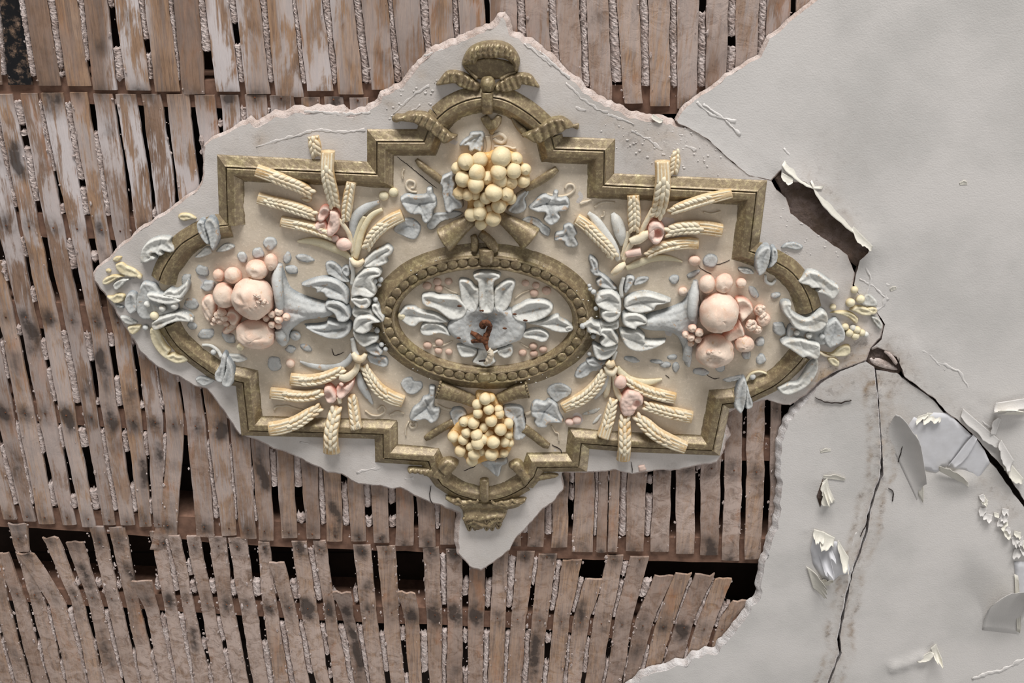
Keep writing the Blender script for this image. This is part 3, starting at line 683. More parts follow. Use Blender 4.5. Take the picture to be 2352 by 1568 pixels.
# ---------------------------------------------------------------- gilt frame: swept moulding round the field, path = the groove
PATH = [('c', [(366, 646), (373, 625), (385, 602), (404, 574), (421, 557), (445, 542), (468, 530), (498, 519)]), ('p', [(524, 516), (520, 384), (866, 400), (866, 325), (974, 325), (984, 299)]),
        ('c', [(1007, 269), (1033, 248), (1067, 232), (1103, 224), (1135, 224), (1163, 231), (1190, 245), (1220, 265), (1246, 288)]), ('p', [(1267, 316), (1273, 342), (1388, 346), (1386, 425), (1737, 441), (1721, 576), (1742, 583)]),
        ('c', [(1764, 592), (1789, 605), (1813, 620), (1831, 639), (1846, 661), (1858, 687), (1866, 714)]), ('g', []),
        ('c', [(1845, 820), (1828, 840), (1810, 858), (1782, 882), (1754, 897), (1725, 911)]), ('p', [(1687, 924), (1659, 927), (1637, 1033), (1450, 1026), (1335, 1017), (1329, 1071), (1234, 1072), (1227, 1092)]),
        ('c', [(1206, 1117), (1168, 1137), (1130, 1147), (1101, 1147), (1053, 1135), (1015, 1112)]), ('p', [(990, 1076), (984, 1058), (881, 1051), (880, 996), (780, 993), (571, 988), (559, 878), (538, 873)]),
        ('c', [(515, 868), (491, 859), (465, 841), (442, 824), (419, 804), (404, 789), (388, 766), (379, 750)])]
PROF = [(23, -3.0), (22.7, 1.0), (20, 3.2), (12, 8.0), (5, 12.2), (2.4, 14.6), (1.5, 15.0), (1.1, 10.0), (-1.1, 10.0), (-1.6, 16.0), (-3, 17.4), (-9, 17.8), (-16, 17.2), (-18, 15.6), (-24, 8.4), (-29, 3.0), (-31, 1.4), (-34, .9), (-34.5, -3.0)]
HG = 13.0
def run_path(items):
    out = []
    for kind, pts in items:
        if kind == 'c': out += [(p[0], p[1], 0) for p in catmull(np.array(pts, float), 7)]
        else: out += [(p[0], p[1], 1) for p in pts]
    return np.array(out, float)
def sweep(name, pts, prof, mat, parent, href, closed=False, sub=9.0, scale=lambda p: (1, 1), wob=.5, cuts=None):
    P = pts[:, :2]; X, Y = xy(P[:, 0], P[:, 1], href); W2 = np.column_stack([X, Y]); n = len(W2)
    D = np.zeros((n, 2)); ML = np.ones(n)
    for i in range(n):
        a = W2[(i - 1) % n] if closed or i > 0 else None; b = W2[(i + 1) % n] if closed or i < n - 1 else None
        d1 = None if a is None else (W2[i] - a) / np.linalg.norm(W2[i] - a); d2 = None if b is None else (b - W2[i]) / np.linalg.norm(b - W2[i])
        if d1 is None: d1 = d2
        if d2 is None: d2 = d1
        n1 = np.array([d1[1], -d1[0]]); n2 = np.array([d2[1], -d2[0]]); m = n1 + n2; m /= np.linalg.norm(m)
        D[i] = m; ML[i] = 1 / max(.35, m @ n1)
    # resample long straight runs so that wear shows
    Q = []
    tot = n if closed else n - 1
    for i in range(tot):
        j = (i + 1) % n; L = np.linalg.norm(W2[j] - W2[i]); k = max(1, int(L / (sub * UN)))
        for t in range(k):
            f = t / k; Q.append((W2[i] * (1 - f) + W2[j] * f, D[i] * ML[i] * (1 - f) + D[j] * ML[j] * f, i))
    if not closed: Q.append((W2[-1], D[-1] * ML[-1], n - 1))
    m = len(prof); Vt = []
    for c, d, i in Q:
        sx, sh = scale(c)
        for k, (off, h) in enumerate(prof):
            wn = wob * mnoise.noise((c[0] * 90, c[1] * 90, k * .7)) if 0 < k < m - 1 else 0
            p = c + d * (off + .6 * wn) * sx * UN; Vt.append((p[0], p[1], ZC - (h * sh + wn) * UN))
    Vt = np.array(Vt); F = []; L = len(Q)
    for i in range(L if closed else L - 1):
        j = (i + 1) % L
        for k in range(m - 1): F.append([i * m + k, j * m + k, j * m + k + 1, i * m + k + 1])
    if not closed: F.append(list(range(m))); F.append([(L - 1) * m + k for k in range(m)][::-1])
    return make(name, Vt, F, mat, parent, False)
def seg_slice(full, a, b): return full[a:b + 1]
runs = [PATH[:5], PATH[6:]]
FIELDPTS = []
for items in runs:
    full = run_path(items); FIELDPTS.append(full[:, :2])
    # each arc and each stepped straight run is a length of moulding of its own
    i = 0; k0 = 0; flags = full[:, 2]
    D_all = full
    bounds = [0] + [j for j in range(1, len(full)) if flags[j] != flags[j - 1]] + [len(full) - 1]
    for a, b in zip(bounds, bounds[1:]):
        if b - a < 1: continue
        s = full[a:b + 1] if b == len(full) - 1 else full[a:b + 1]
        sweep('frame_moulding', s, PROF, M_GOLD, medal, HG)
field = np.vstack([FIELDPTS[0], [(1872, 770)], FIELDPTS[1], [(368, 700)]])
fo = densify(field, 6)
P, F, idx = plate(fo, 13)
Wd = world(P, .9 + .7 * nz(P[:, 0], P[:, 1], .02, 3) + .25 * nz(P[:, 0], P[:, 1], .09, 4), 0.0)
make('field_panel', Wd, F, M_FIELD, medal, True, {'wash': np.clip(.45 + .8 * nz(P[:, 0], P[:, 1], .02, 7), 0, 1)})
# fine cracks
def crack(pts, parent, w=1.1, h=1.7, mat=None, name='crack'):
    P = catmull(np.array(pts, float), 4)
    Vt = []; n = len(P)
    T = np.gradient(P, axis=0); T /= np.maximum(np.hypot(T[:, 0], T[:, 1]), 1e-6)[:, None]; N = np.column_stack([-T[:, 1], T[:, 0]])
    c = P + N * (2.2 * nz(P[:, 0], P[:, 1], .11, 2))[:, None]
    ww = w * (.55 + .5 * np.abs(nz(P[:, 0], P[:, 1], .06, 8)) * 2) * np.sin(np.linspace(.25, math.pi - .25, n)) ** .5
    A = world(c - N * ww[:, None], h, 0); B = world(c + N * ww[:, None], h, 0)
    C_ = A.copy(); C_[:, 2] += 3 * UN; D_ = B.copy(); D_[:, 2] += 3 * UN
    Vt = np.vstack([A, B, D_, C_]); F = [[i, i + 1, n + i + 1, n + i] for i in range(n - 1)] + [[n + i, n + i + 1, 2 * n + i + 1, 2 * n + i] for i in range(n - 1)] + [[3 * n + i, 3 * n + i + 1, i + 1, i] for i in range(n - 1)]
    make(name, Vt, F, mat or M_DARK, parent, False)
for pts in ([(912, 360), (945, 385), (985, 418), (1004, 432)], [(1676, 596), (1655, 606), (1638, 607), (1620, 602)], [(1604, 610), (1618, 622), (1634, 628)], [(1529, 860), (1537, 868)],
            [(1620, 858), (1636, 868), (1652, 866)], [(1268, 1020), (1288, 1034), (1291, 1060), (1293, 1078)], [(1065, 1080), (1090, 1070), (1100, 1062)], [(762, 800), (770, 815), (790, 808)], [(1202, 943), (1208, 970)],
            [(990, 1115), (986, 1140), (994, 1155)], [(1450, 1060), (1452, 1085)], [(690, 868), (705, 862)]):
    crack(pts, medal)

# ---------------------------------------------------------------- oval beaded frame
OC = (1114, 731)
def ell(a, b, n, c=OC, rot=1.7):
    t = np.arange(n) / n * 2 * np.pi; r = math.radians(rot)
    x, y = a * np.cos(t), b * np.sin(t)
    return np.column_stack([c[0] + x * math.cos(r) - y * math.sin(r), c[1] + x * math.sin(r) + y * math.cos(r)])
OVP = [(37, -2), (36, 1), (30, 3), (20, 8.5), (13.5, 15), (12, 19.5), (9, 21), (6.5, 19.5), (5, 15.5), (-8, 14.5), (-11, 15.5), (-13, 19), (-16, 19.5), (-19, 17.5), (-22, 9), (-25, 3), (-26, -2)]
ring = np.column_stack([ell(227, 135, 120, (1114, 733)), np.zeros(120)])
if area2(ring[:, :2]) < 0: ring = ring[::-1]
oval = sweep('oval_frame', ring, OVP, M_GOLD, medal, 14, True, 30, wob=.7)
bv, bf = sphere(14, 9); bme = None; NBEAD = 47
bc = ell(226, 134, NBEAD * 8, (1114, 733))
seg = np.hypot(*(np.roll(bc, -1, 0) - bc).T); cum = np.concatenate([[0], np.cumsum(seg)]); bx = np.interp(np.arange(NBEAD) * cum[-1] / NBEAD, cum, np.concatenate([bc[:, 0], bc[:1, 0]])); by = np.interp(np.arange(NBEAD) * cum[-1] / NBEAD, cum, np.concatenate([bc[:, 1], bc[:1, 1]]))
for i in range(NBEAD):
    if bme is None or i < 3:
        rr = 1 + .10 * np.array([mnoise.noise((v[0] * 2 + i, v[1] * 2, v[2] * 2)) for v in bv]); cr = np.linalg.norm(bv - np.array([.1, .05, -1]), axis=1)
        rr += -.12 * np.exp(-(cr / .34) ** 4) + .05 * np.exp(-((cr - .5) / .14) ** 2)
        me = bpy.data.meshes.new('bead'); me.from_pydata((bv * rr[:, None] * np.array([12.2, 12.2, 6.2]) * UN).tolist(), [], bf); me.polygons.foreach_set('use_smooth', [True] * len(bf)); me.materials.append(M_GOLD)
        bme = (bme or []) + [me]
    X, Y = xy(bx[i] + random.uniform(-1, 1), by[i] + random.uniform(-1, 1), 18)
    o = link('bead', bme[i % 3], None, oval, (float(X), float(Y), ZC - 16.0 * UN)); o.rotation_euler = (0, 0, random.uniform(0, 6)); k = random.uniform(.92, 1.06); o.scale = (k, k, k)

# ---------------------------------------------------------------- painted ceiling plaster on the right
LIP = [(1794, 388), (1792, 405), (1818, 413), (1846, 415), (1858, 425), (1878, 446), (1888, 472), (1914, 494), (1953, 526), (1976, 545), (1999, 562)]
DIAG = [(2076, 863), (2112, 889), (2146, 913), (2169, 941), (2195, 960), (2232, 993), (2273, 1040), (2299, 1066), (2338, 1126), (2372, 1180), (2480, 1330)]
UPPER = [(1900, -60), (1872, -2), (1856, 10), (1820, 38), (1787, 68), (1763, 86), (1743, 126), (1732, 132), (1703, 150), (1665, 173), (1637, 199), (1604, 219), (1578, 235), (1563, 252), (1550, 276), (1556, 284), (1581, 292), (1627, 320), (1670, 361), (1720, 402), (1771, 414)] + LIP + \
        [(1992, 580), (1974, 597), (1967, 625), (1960, 654), (1983, 689), (2013, 713), (2031, 744), (2024, 778), (2000, 800), (2013, 796), (2037, 804), (2057, 817), (2066, 834)] + DIAG + [(2560, 1330), (2560, -60)]
LEFTC = [(2014, 900), (2021, 1000), (2022, 1040), (2020, 1087), (2007, 1126), (1991, 1178), (1986, 1220), (1970, 1267), (1951, 1316), (1943, 1358), (1935, 1397), (1928, 1430), (1923, 1460), (1926, 1498), (1912, 1532), (1898, 1570), (1876, 1640)]
LOWL = [(1441, 1568), (1466, 1553), (1489, 1538), (1543, 1523), (1594, 1502), (1642, 1487), (1668, 1459), (1696, 1423), (1716, 1385), (1734, 1367), (1747, 1311), (1740, 1324), (1753, 1259), (1774, 1202), (1782, 1168), (1779, 1157), (1787, 1131), (1784, 1092), (1782, 1053), (1784, 1012),
        (1792, 991), (1802, 957), (1818, 938), (1849, 908), (1882, 875), (1925, 853), (1988, 829), (2008, 840)] + LEFTC + [(1400, 1640), (1412, 1584)]
LOWL = [p for p in LOWL if p != (1747, 1311)]
LOWR = [(2012, 850), (2060, 856), (2074, 869)] + [((x - 3, y + 4) if i < 5 or i > 8 else (x - 10, y + 9)) for i, (x, y) in enumerate(DIAG)] + [(2560, 1430), (2560, 1640)] + [(1883, 1640), (1904, 1570), (1918, 1532), (1932, 1498), (1929, 1460), (1934, 1430), (1941, 1397), (1949, 1358), (1957, 1316), (1976, 1267), (1992, 1220), (1997, 1178), (2013, 1126), (2027, 1087), (2025, 1040), (2023, 1000), (2016, 900)]
CR2 = np.array(LEFTC, float) + (3, 0)
def up_h(P):
    d1 = segdist(P, np.array(DIAG[:8], float), False); d2 = segdist(P, np.array(LIP, float), False)
    band = np.exp(-(segdist(P, np.array([(2060, 780), (2120, 850), (2190, 900), (2240, 930)], float), False) / 42) ** 2)
    tip = np.exp(-(segdist(P, np.array([(1990, 600), (2010, 680), (2060, 770)], float), False) / 45) ** 2)
    return .9 * nz(P[:, 0], P[:, 1], .006, 2) + 3.5 * np.exp(-d1 / 20) + 7 * np.exp(-(d2 / 30) ** 1.3) * np.clip((P[:, 0] - 1780) / 40, 0, 1) + band * (1.5 + 2.4 * np.abs(nz(P[:, 0], P[:, 1], .05, 3))) + tip * (2 * np.abs(nz(P[:, 0], P[:, 1], .045, 5))) + \
        2.2 * np.exp(-(segdist(P, np.array([(1590, 270), (1680, 330), (1760, 360)], float), False) / 32) ** 2) * np.abs(nz(P[:, 0], P[:, 1], .06, 9)) + np.where(P[:, 0] < 1780, 2.0, 0) * np.exp(-segdist(P, np.array([(1550, 280), (1627, 320), (1720, 402)], float), False) / 15)
def up_st(P):
    s = .55 * np.exp(-segdist(P, np.array([(1990, 810), (2040, 800), (2066, 834)], float), False) / 22) + .35 * np.exp(-segdist(P, np.array([(1850, 400), (1900, 440), (1960, 510)], float), False) / 14)
    return s + .18 * np.exp(-segdist(P, np.array([(2080, 860), (2150, 905), (2240, 990)], float), False) / 25) + .12 * np.exp(-np.hypot(P[:, 0] - 1900, P[:, 1] - 360) / 60) + .02
def lo_h(P):
    d = segdist(P, CR2[2:], False); e = segdist(P, CR2[:4], False)
    r = 2.4 * np.exp(-(d / 9) ** 2) + 2.2 * np.exp(-((d - 24 - 8 * nz(P[:, 0], P[:, 1], .02, 4)) / 5) ** 2) + 2.6 * np.exp(-(e / 18) ** 2) * (1 + nz(P[:, 0], P[:, 1], .08, 2))
    bulge = 0 * np.exp(-((P[:, 0] - 2082) / 30) ** 2 - ((P[:, 1] - 1060) / 75) ** 2) + 9 * np.exp(-((P[:, 0] - 2205) / 45) ** 2 - ((P[:, 1] - 1105) / 22) ** 2)
    edge = np.where(P[:, 0] < 1900, -2.0, 0) * np.exp(-segdist(P, np.array(LOWL[:24], float), False) / 25)
    peel = 9 * np.exp(-(segdist(P, np.array([(2050, 1532), (2085, 1520), (2118, 1505)], float), False) / 9) ** 2)
    return .9 * nz(P[:, 0], P[:, 1], .007, 2) + r + bulge + edge + peel
def lo_st(P):
    d = segdist(P, CR2, False)
    s = .55 * np.exp(-d / 13) + .9 * np.exp(-((d - 27 - 8 * nz(P[:, 0], P[:, 1], .02, 4)) / 5) ** 2) * np.clip(nz(P[:, 0], P[:, 1], .03, 6) + .5, 0, 1) + .40 * np.exp(-segdist(P, np.array([(1860, 915), (1930, 885), (2000, 860), (2070, 870)], float), False) / 26)
    s += .30 * np.exp(-segdist(P, np.array([(2260, 1100), (2300, 1140), (2330, 1180)], float), False) / 22) + .25 * np.exp(-segdist(P, np.array([(2060, 940), (2070, 1000)], float), False) / 26)
    return s + .02
ed = lambda p, n: 1.5 + (10 if n[0] < -.2 and p[0] < 1900 else 0) * max(0, -n[0]) + 8 * max(0, -n[1]) * (1 if p[0] < 1860 and p[1] > 900 else 0)
sheet('plaster_panel', UPPER, M_PAINT, M_EDGE, ceiling, 12, 18, up_h, up_st, lambda p, n: (2 + 6 * max(0, -n[0])) if p[1] < 275 else .6, None, 2.0, label='upper sheet of cracked white plaster')
sheet('plaster_panel', LOWL, M_PAINT, M_WHITE, ceiling, 9, 18, lo_h, lo_st, ed, None, 2.2, label='lower sheet of white plaster beside the bared laths')
sheet('plaster_panel', LOWR, M_PAINT, M_WHITE, ceiling, 10, 18, lo_h, lo_st, lambda p, n: .6, None, 2.0, label='lower right sheet of white plaster under the diagonal crack')
# bare brown undercoat showing where the paint skin has curled away
BR = [(1778, 405), (1792, 385), (1812, 402), (1860, 420), (1900, 470), (1990, 548), (2012, 575), (1995, 600), (1970, 612), (1952, 600), (1915, 575), (1880, 555), (1830, 510), (1800, 480), (1795, 440)]
puff('bare_plaster', BR, 2.0, M_BARE, ceiling, -4.5, 6, 5, 12, rough=1.6, label='bare brown plaster where the paint has curled away')
puff('bare_plaster', [(1985, 800), (2012, 792), (2045, 802), (2072, 838), (2060, 860), (2025, 850), (1996, 838)], 3, M_BARE, ceiling, -9, 6, 3, 10, rough=2.5, label='dark broken hole at the tip of the medallion')
puff('plaster_lump', [(1998, 822), (2030, 826), (2056, 842), (2062, 850), (2040, 848), (2008, 838)], 3, M_EDGE, ceiling, -6, 4, 3, rough=1.2)
tube('plaster_lump', [(2032, 806, 0, 3, 2), (2045, 816, 2, 5, 2), (2060, 836, 0, 4, 2)], M_EDGE, ceiling, 8, 3, rough=1)

# ---------------------------------------------------------------- modelled ornament; lists are tracings of each piece
fA, fB, fC, fD, fE, fF = fr(880, 80, 4.704), fr(900, 300, 5.2267), fr(560, 330, 5.6), fr(420, 540, 5.2267), fr(760, 540, 4.9), fr(880, 560, 4.9)
fG, fH, fI, fJ, fK, fL = fr(200, 470, 6.5333), fr(220, 660, 6.5333), fr(560, 800, 5.6), fr(900, 860, 5.6), fr(900, 1020, 5.2267), fr(1280, 360, 5.6)
fM, fN, fO, fQ = fr(1300, 560, 5.2267), fr(1540, 560, 4.9), fr(1280, 820, 5.6), fr(1660, 540, 3.7325)
def pf(f, name, pts, H, mat, parent=None, **k): return puff(name, f(pts), H, mat, parent or medal, **k)
def tb(f, s, name, pts, mat, parent=None, **k):
    """pts: (x, y, half width) in tracing units + height and thickness in relief units"""
    sp = [f([(p[0], p[1])])[0] + (p[3], p[2] / s, p[4] if len(p) > 4 else p[2] / s * .8) for p in pts]
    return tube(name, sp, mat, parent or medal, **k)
def bl(f, s, name, c, r, h, mat, parent=None, **k):
    r = r if hasattr(r, '__len__') else (r, r, r)
    return ball(name, f([c])[0], h, tuple(v / s for v in r), mat, parent or medal, **k)
def gl(f, *lines, amp=-2.2, wd=1.6): return [(np.array(f(l), float), amp, wd) for l in lines]

# gilt bow at the top
bow = pf(fA, 'ribbon_bow', [(858, 330), (900, 300), (1150, 250), (1400, 300), (1450, 330), (1462, 390), (1430, 420), (1350, 440), (1290, 475), (1130, 490), (1000, 475), (910, 410)], 7, M_GOLD, base=.5, hollow=fA([(1160, 340)])[0] + (46, 5), R=7, label='gilt ribbon bow')
pf(fA, 'ribbon_loop', [(850, 335), (855, 275), (890, 195), (950, 130), (1050, 85), (1150, 68), (1270, 73), (1370, 113), (1440, 190), (1478, 280), (1462, 370), (1420, 405), (1395, 330), (1330, 275), (1250, 258), (1150, 264), (1060, 262), (1015, 280), (1000, 325), (930, 330)], 20, M_GOLD, bow, base=3, R=14, pleat=(.15, 12, 4.5), rough=1.4, step=2.4, skirt=8)
tb(fA, 4.704, 'ribbon_loop', [(900, 350, 16, 5, 4), (960, 420, 20, 6, 5), (1020, 470, 24, 8, 6)], M_GOLD, bow); tb(fA, 4.704, 'ribbon_loop', [(1430, 400, 16, 6, 5), (1350, 430, 20, 6, 5), (1270, 480, 24, 8, 6)], M_GOLD, bow)
pl = dict(pleat=(.25, 19, 5.5))
pf(fA, 'ribbon_wing', [(570, 550), (610, 480), (680, 400), (760, 385), (850, 400), (930, 440), (1000, 490), (1050, 540), (1050, 600), (990, 620), (880, 590), (810, 560), (770, 530), (690, 540)], 13, M_GOLD, bow, base=2, pleat=(.2, 14, 6), R=7)
pf(fA, 'ribbon_wing', [(1200, 600), (1210, 540), (1280, 480), (1380, 430), (1480, 410), (1590, 430), (1650, 500), (1690, 575), (1600, 560), (1500, 545), (1470, 590), (1330, 625), (1250, 615)], 13, M_GOLD, bow, base=2, pleat=(-.1, 14, 6), R=7)
bl(fA, 4.704, 'ribbon_knot', (1130, 535), (72, 86, 75), 15, M_GOLD, bow, rough=.16)
tb(fA, 4.704, 'ribbon_band', [(1125, 620, 64, 20, 10), (1125, 740, 66, 22, 9), (1125, 860, 56, 12, 8)], M_GOLD, bow, rough=1.2)
tb(fA, 4.704, 'ribbon_twist', [(1090, 880, 45, 5, 7), (1140, 960, 50, 7, 7), (1175, 1010, 42, 6, 6), (1165, 1075, 22, 3, 4)], M_GOLD, bow, rough=2)
tb(fA, 4.704, 'ribbon_twist', [(1255, 875, 30, 4, 6), (1220, 945, 50, 7, 7), (1160, 1000, 44, 7, 7), (1110, 900, 30, 5, 5)], M_GOLD, bow, rough=2)
pf(fA, 'ribbon_tail', [(110, 905), (130, 870), (210, 870), (280, 840), (440, 845), (520, 880), (600, 930), (680, 1020), (740, 1080), (800, 1100), (700, 1170), (640, 1180), (610, 1140), (520, 1070), (460, 1020), (380, 990), (340, 960), (200, 940), (140, 945)], 12, M_GOLD, bow, base=12, pleat=(.55, 17, 5), R=6, skirt=14)
pf(fA, 'ribbon_tail', [(1490, 1090), (1560, 1050), (1650, 1000), (1750, 940), (1830, 905), (1930, 895), (2000, 930), (2040, 965), (2060, 1005), (1990, 1020), (1930, 1060), (1820, 1105), (1720, 1165), (1640, 1175), (1560, 1130)], 12, M_GOLD, bow, base=12, pleat=(-.45, 17, 5), R=6, skirt=14)
tb(fA, 4.704, 'ribbon_tail', [(1990, 985, 30, 6, 5), (2050, 985, 20, 5, 4), (2105, 990, 36, 5, 5), (2115, 992, 20, 4, 4)], M_GOLD, bow)
tb(fA, 4.704, 'ribbon_tail', [(1390, 900, 14, 3, 3), (1450, 980, 30, 4, 4), (1530, 1060, 40, 6, 5), (1500, 1090, 22, 4, 4)], M_GOLD, bow)
bl(fA, 4.704, 'ribbon_tail', (140, 908), (42, 36, 30), 5, M_GOLD, bow)
# gilt bow at the bottom
bow2 = pf(fK, 'ribbon_bow', [(640, 630), (760, 640), (900, 650), (1000, 640), (1060, 680), (1160, 690), (1300, 660), (1450, 650), (1610, 655), (1590, 700), (1500, 760), (1400, 790), (1370, 870), (1330, 920), (1260, 960), (1230, 1005), (1120, 1000), (1030, 1030), (950, 990), (880, 940), (860, 900), (840, 800), (790, 740), (720, 710)], 15, M_GOLD, base=.5, R=6, rough=1.6,
          grooves=gl(fK, [(660, 640), (780, 700), (880, 690), (1000, 660)], [(1600, 670), (1450, 700), (1330, 720), (1200, 680)], amp=4, wd=3) + gl(fK, [(860, 900), (960, 860), (1060, 890), (1150, 860), (1240, 850), (1340, 850)], [(880, 950), (980, 900), (1080, 950), (1180, 960), (1230, 900), (1320, 900)], amp=5, wd=2.4) + gl(fK, [(850, 800), (1000, 790), (1180, 800), (1380, 790)], amp=-7, wd=7), label='gilt ribbon bow with frilled end')
tb(fK, 5.2267, 'ribbon_band', [(1110, 420, 52, 18, 8), (1110, 520, 58, 23, 9), (1115, 640, 60, 20, 9), (1115, 700, 50, 12, 8)], M_GOLD, bow2, rough=1.2)
pf(fK, 'ribbon_tail', [(190, 300), (260, 290), (400, 300), (520, 290), (620, 330), (660, 390), (560, 420), (450, 400), (330, 360), (200, 350)], 9, M_GOLD, bow2, base=8, pleat=(.3, 13, 5), R=5, skirt=12)
pf(fK, 'ribbon_loop', [(540, 290), (560, 240), (620, 195), (700, 185), (770, 210), (800, 250), (740, 330), (670, 390), (600, 350)], 13, M_GOLD, bow2, base=10, R=7, skirt=12, pleat=(1.0, 22, 5))
pf(fK, 'ribbon_loop', [(1400, 270), (1450, 220), (1500, 205), (1560, 230), (1620, 330), (1680, 380), (1640, 470), (1580, 500), (1540, 430), (1480, 350)], 14, M_GOLD, bow2, base=8, R=8, skirt=12, pleat=(.6, 24, 5))
pf(fK, 'ribbon_tail', [(1650, 390), (1780, 365), (1900, 350), (2000, 370), (1960, 410), (1800, 440), (1740, 460), (1660, 500)], 6, M_GOLD, bow2, base=3, R=5, rough=1.2)

for k in range(3):
    tb(fK, 5.2267, 'ribbon_frill', [(860 + 18 * k + 470 * t / 12 * (1 - .06 * k), 905 + 42 * k + (26 if t % 2 else -26) + 14 * math.sin(t), 17, 13 - 2.5 * k, 5) for t in range(13)], M_GOLD, bow2, n=10, step=2.5, rough=.8)
for sg, pts in ((-1, [(650, 640), (740, 690), (800, 660), (860, 740), (930, 680), (1000, 700), (1040, 660)]), (1, [(1600, 665), (1500, 700), (1440, 670), (1390, 740), (1320, 690), (1250, 720), (1190, 670)])):
    tb(fK, 5.2267, 'ribbon_frill', [(x, y, 18, 14, 5) for x, y in pts], M_GOLD, bow2, n=10, step=2.5, rough=.8)

# torches crossed behind the grapes
for k, (f, s, pts, cap) in enumerate(((fB, 5.2267, [(1020, 1050, 60, 8, 10), (900, 1110, 88, 11, 14), (780, 1190, 115, 14, 18), (690, 1260, 138, 16, 22), (628, 1302, 158, 18, 25)], 1),
                                    (fB, 5.2267, [(1270, 1010, 60, 8, 10), (1400, 1105, 88, 11, 14), (1520, 1185, 118, 14, 18), (1610, 1245, 145, 16, 22), (1662, 1290, 168, 18, 26)], 1),
                                    (fJ, 5.6, [(1060, 350, 70, 8, 11), (900, 285, 82, 9, 13), (760, 235, 95, 10, 15), (600, 190, 108, 11, 17)], 0),
                                    (fJ, 5.6, [(1370, 320, 66, 7, 10), (1500, 265, 80, 8, 12), (1620, 215, 92, 9, 14), (1740, 190, 100, 10, 15)], 0))):
    t = tb(f, s, 'torch', pts, M_GOLD, rough=1.0, n=20)
    e = pts[-1]; q = pts[-2]
    if cap: tb(f, s, 'torch_mouth', [(e[0] - (e[0] - q[0]) * .12, e[1] - (e[1] - q[1]) * .12, e[2] * .9, e[3] - 1, e[4] * .95), (e[0] + (e[0] - q[0]) * .20, e[1] + (e[1] - q[1]) * .20, e[2] * .55, e[3] - 3, e[4] * .6)], M_GOLD, t, rough=.4, n=20)
    else:
        dx, dy = e[0] - q[0], e[1] - q[1]
        for a in range(9):
            an = math.pi * (a / 8.0); L = math.hypot(dx, dy); nx, ny = -dy / L, dx / L
            bl(f, s, 'torch_rim', (e[0] + nx * e[2] * math.cos(an), e[1] + ny * e[2] * math.cos(an)), (20, 20, 18), e[3] + e[4] * math.sin(an) * .85 + 1, M_GOLD, t, seg=10, rings=7)
for f, s, pts in ((fB, 5.2267, [(290, 350, 24, 2, 4), (360, 420, 42, 5, 7), (480, 510, 46, 6, 8), (600, 600, 46, 6, 8)]), (fB, 5.2267, [(1600, 700, 46, 5, 8), (1760, 610, 52, 6, 8), (1900, 520, 50, 5, 8), (1985, 460, 36, 3, 5)]),
                  (fJ, 5.6, [(790, 610, 48, 5, 7), (640, 690, 48, 5, 7), (500, 780, 46, 5, 7), (430, 830, 34, 3, 5)]), (fJ, 5.6, [(1700, 690, 60, 5, 8), (1850, 800, 56, 5, 8), (1960, 890, 52, 5, 7), (2020, 925, 36, 3, 5)])):
    tb(f, s, 'torch_stick', pts, M_GOLD, rough=.8)

# grapes
G1 = pf(fB, 'grape_bunch', [(760, 420), (830, 310), (1000, 290), (1180, 250), (1300, 225), (1480, 270), (1580, 400), (1650, 520), (1630, 620), (1480, 680), (1440, 860), (1350, 960), (1290, 1100), (1180, 1140), (1030, 1150), (900, 1030), (900, 860), (780, 780), (770, 600)], 17, M_CREAM, R=13, label='bunch of cream grapes', wash=.85)
TG = [(1315, 320, 108, 30), (890, 375, 90, 26), (1060, 350, 86, 22), (1490, 335, 72, 20), (790, 450, 70, 16), (1025, 505, 90, 36), (1280, 495, 88, 42), (1460, 480, 86, 32), (1600, 465, 66, 20), (855, 580, 86, 30), (1010, 650, 90, 40), (1150, 570, 76, 26), (1300, 590, 86, 32),
      (1425, 620, 78, 26), (1575, 600, 78, 18), (1225, 745, 98, 46), (815, 750, 72, 24), (912, 765, 68, 28), (1375, 755, 80, 34), (1135, 805, 72, 30), (1430, 815, 62, 24), (1285, 900, 82, 32), (955, 1005, 76, 26), (1058, 985, 84, 30), (1215, 1055, 88, 32), (1072, 1115, 68, 22), (1000, 765, 60, 26), (1050, 880, 62, 26), (1180, 940, 60, 22)]
G2 = pf(fJ, 'grape_bunch', [(1080, 230), (1200, 225), (1320, 260), (1430, 400), (1440, 560), (1560, 620), (1550, 900), (1480, 1050), (1290, 1095), (1050, 1165), (900, 1050), (760, 880), (730, 740), (880, 560), (1050, 480)], 15, M_CREAM, R=12, label='bunch of cream grapes', wash=.85)
LG = [(1205, 310, 80, 26), (1275, 295, 58, 20), (1098, 385, 66, 22), (1245, 445, 70, 32), (1110, 495, 68, 28), (1372, 445, 58, 22), (1385, 505, 64, 26), (1278, 590, 80, 36), (930, 605, 68, 22), (1050, 622, 78, 30), (1500, 625, 68, 22), (965, 742, 74, 26), (1397, 705, 82, 34), (1500, 772, 58, 20), (790, 795, 78, 20),
      (920, 835, 74, 26), (1090, 775, 78, 38), (1105, 880, 86, 42), (1178, 835, 68, 36), (1305, 865, 88, 40), (1452, 865, 70, 26), (1522, 880, 52, 18), (882, 978, 78, 26), (1010, 925, 62, 30), (1060, 1025, 84, 36), (1285, 1020, 92, 36), (1440, 1005, 64, 20), (1032, 1105, 78, 28), (1150, 990, 56, 30), (1180, 680, 62, 24), (1250, 760, 60, 26)]
gm = []
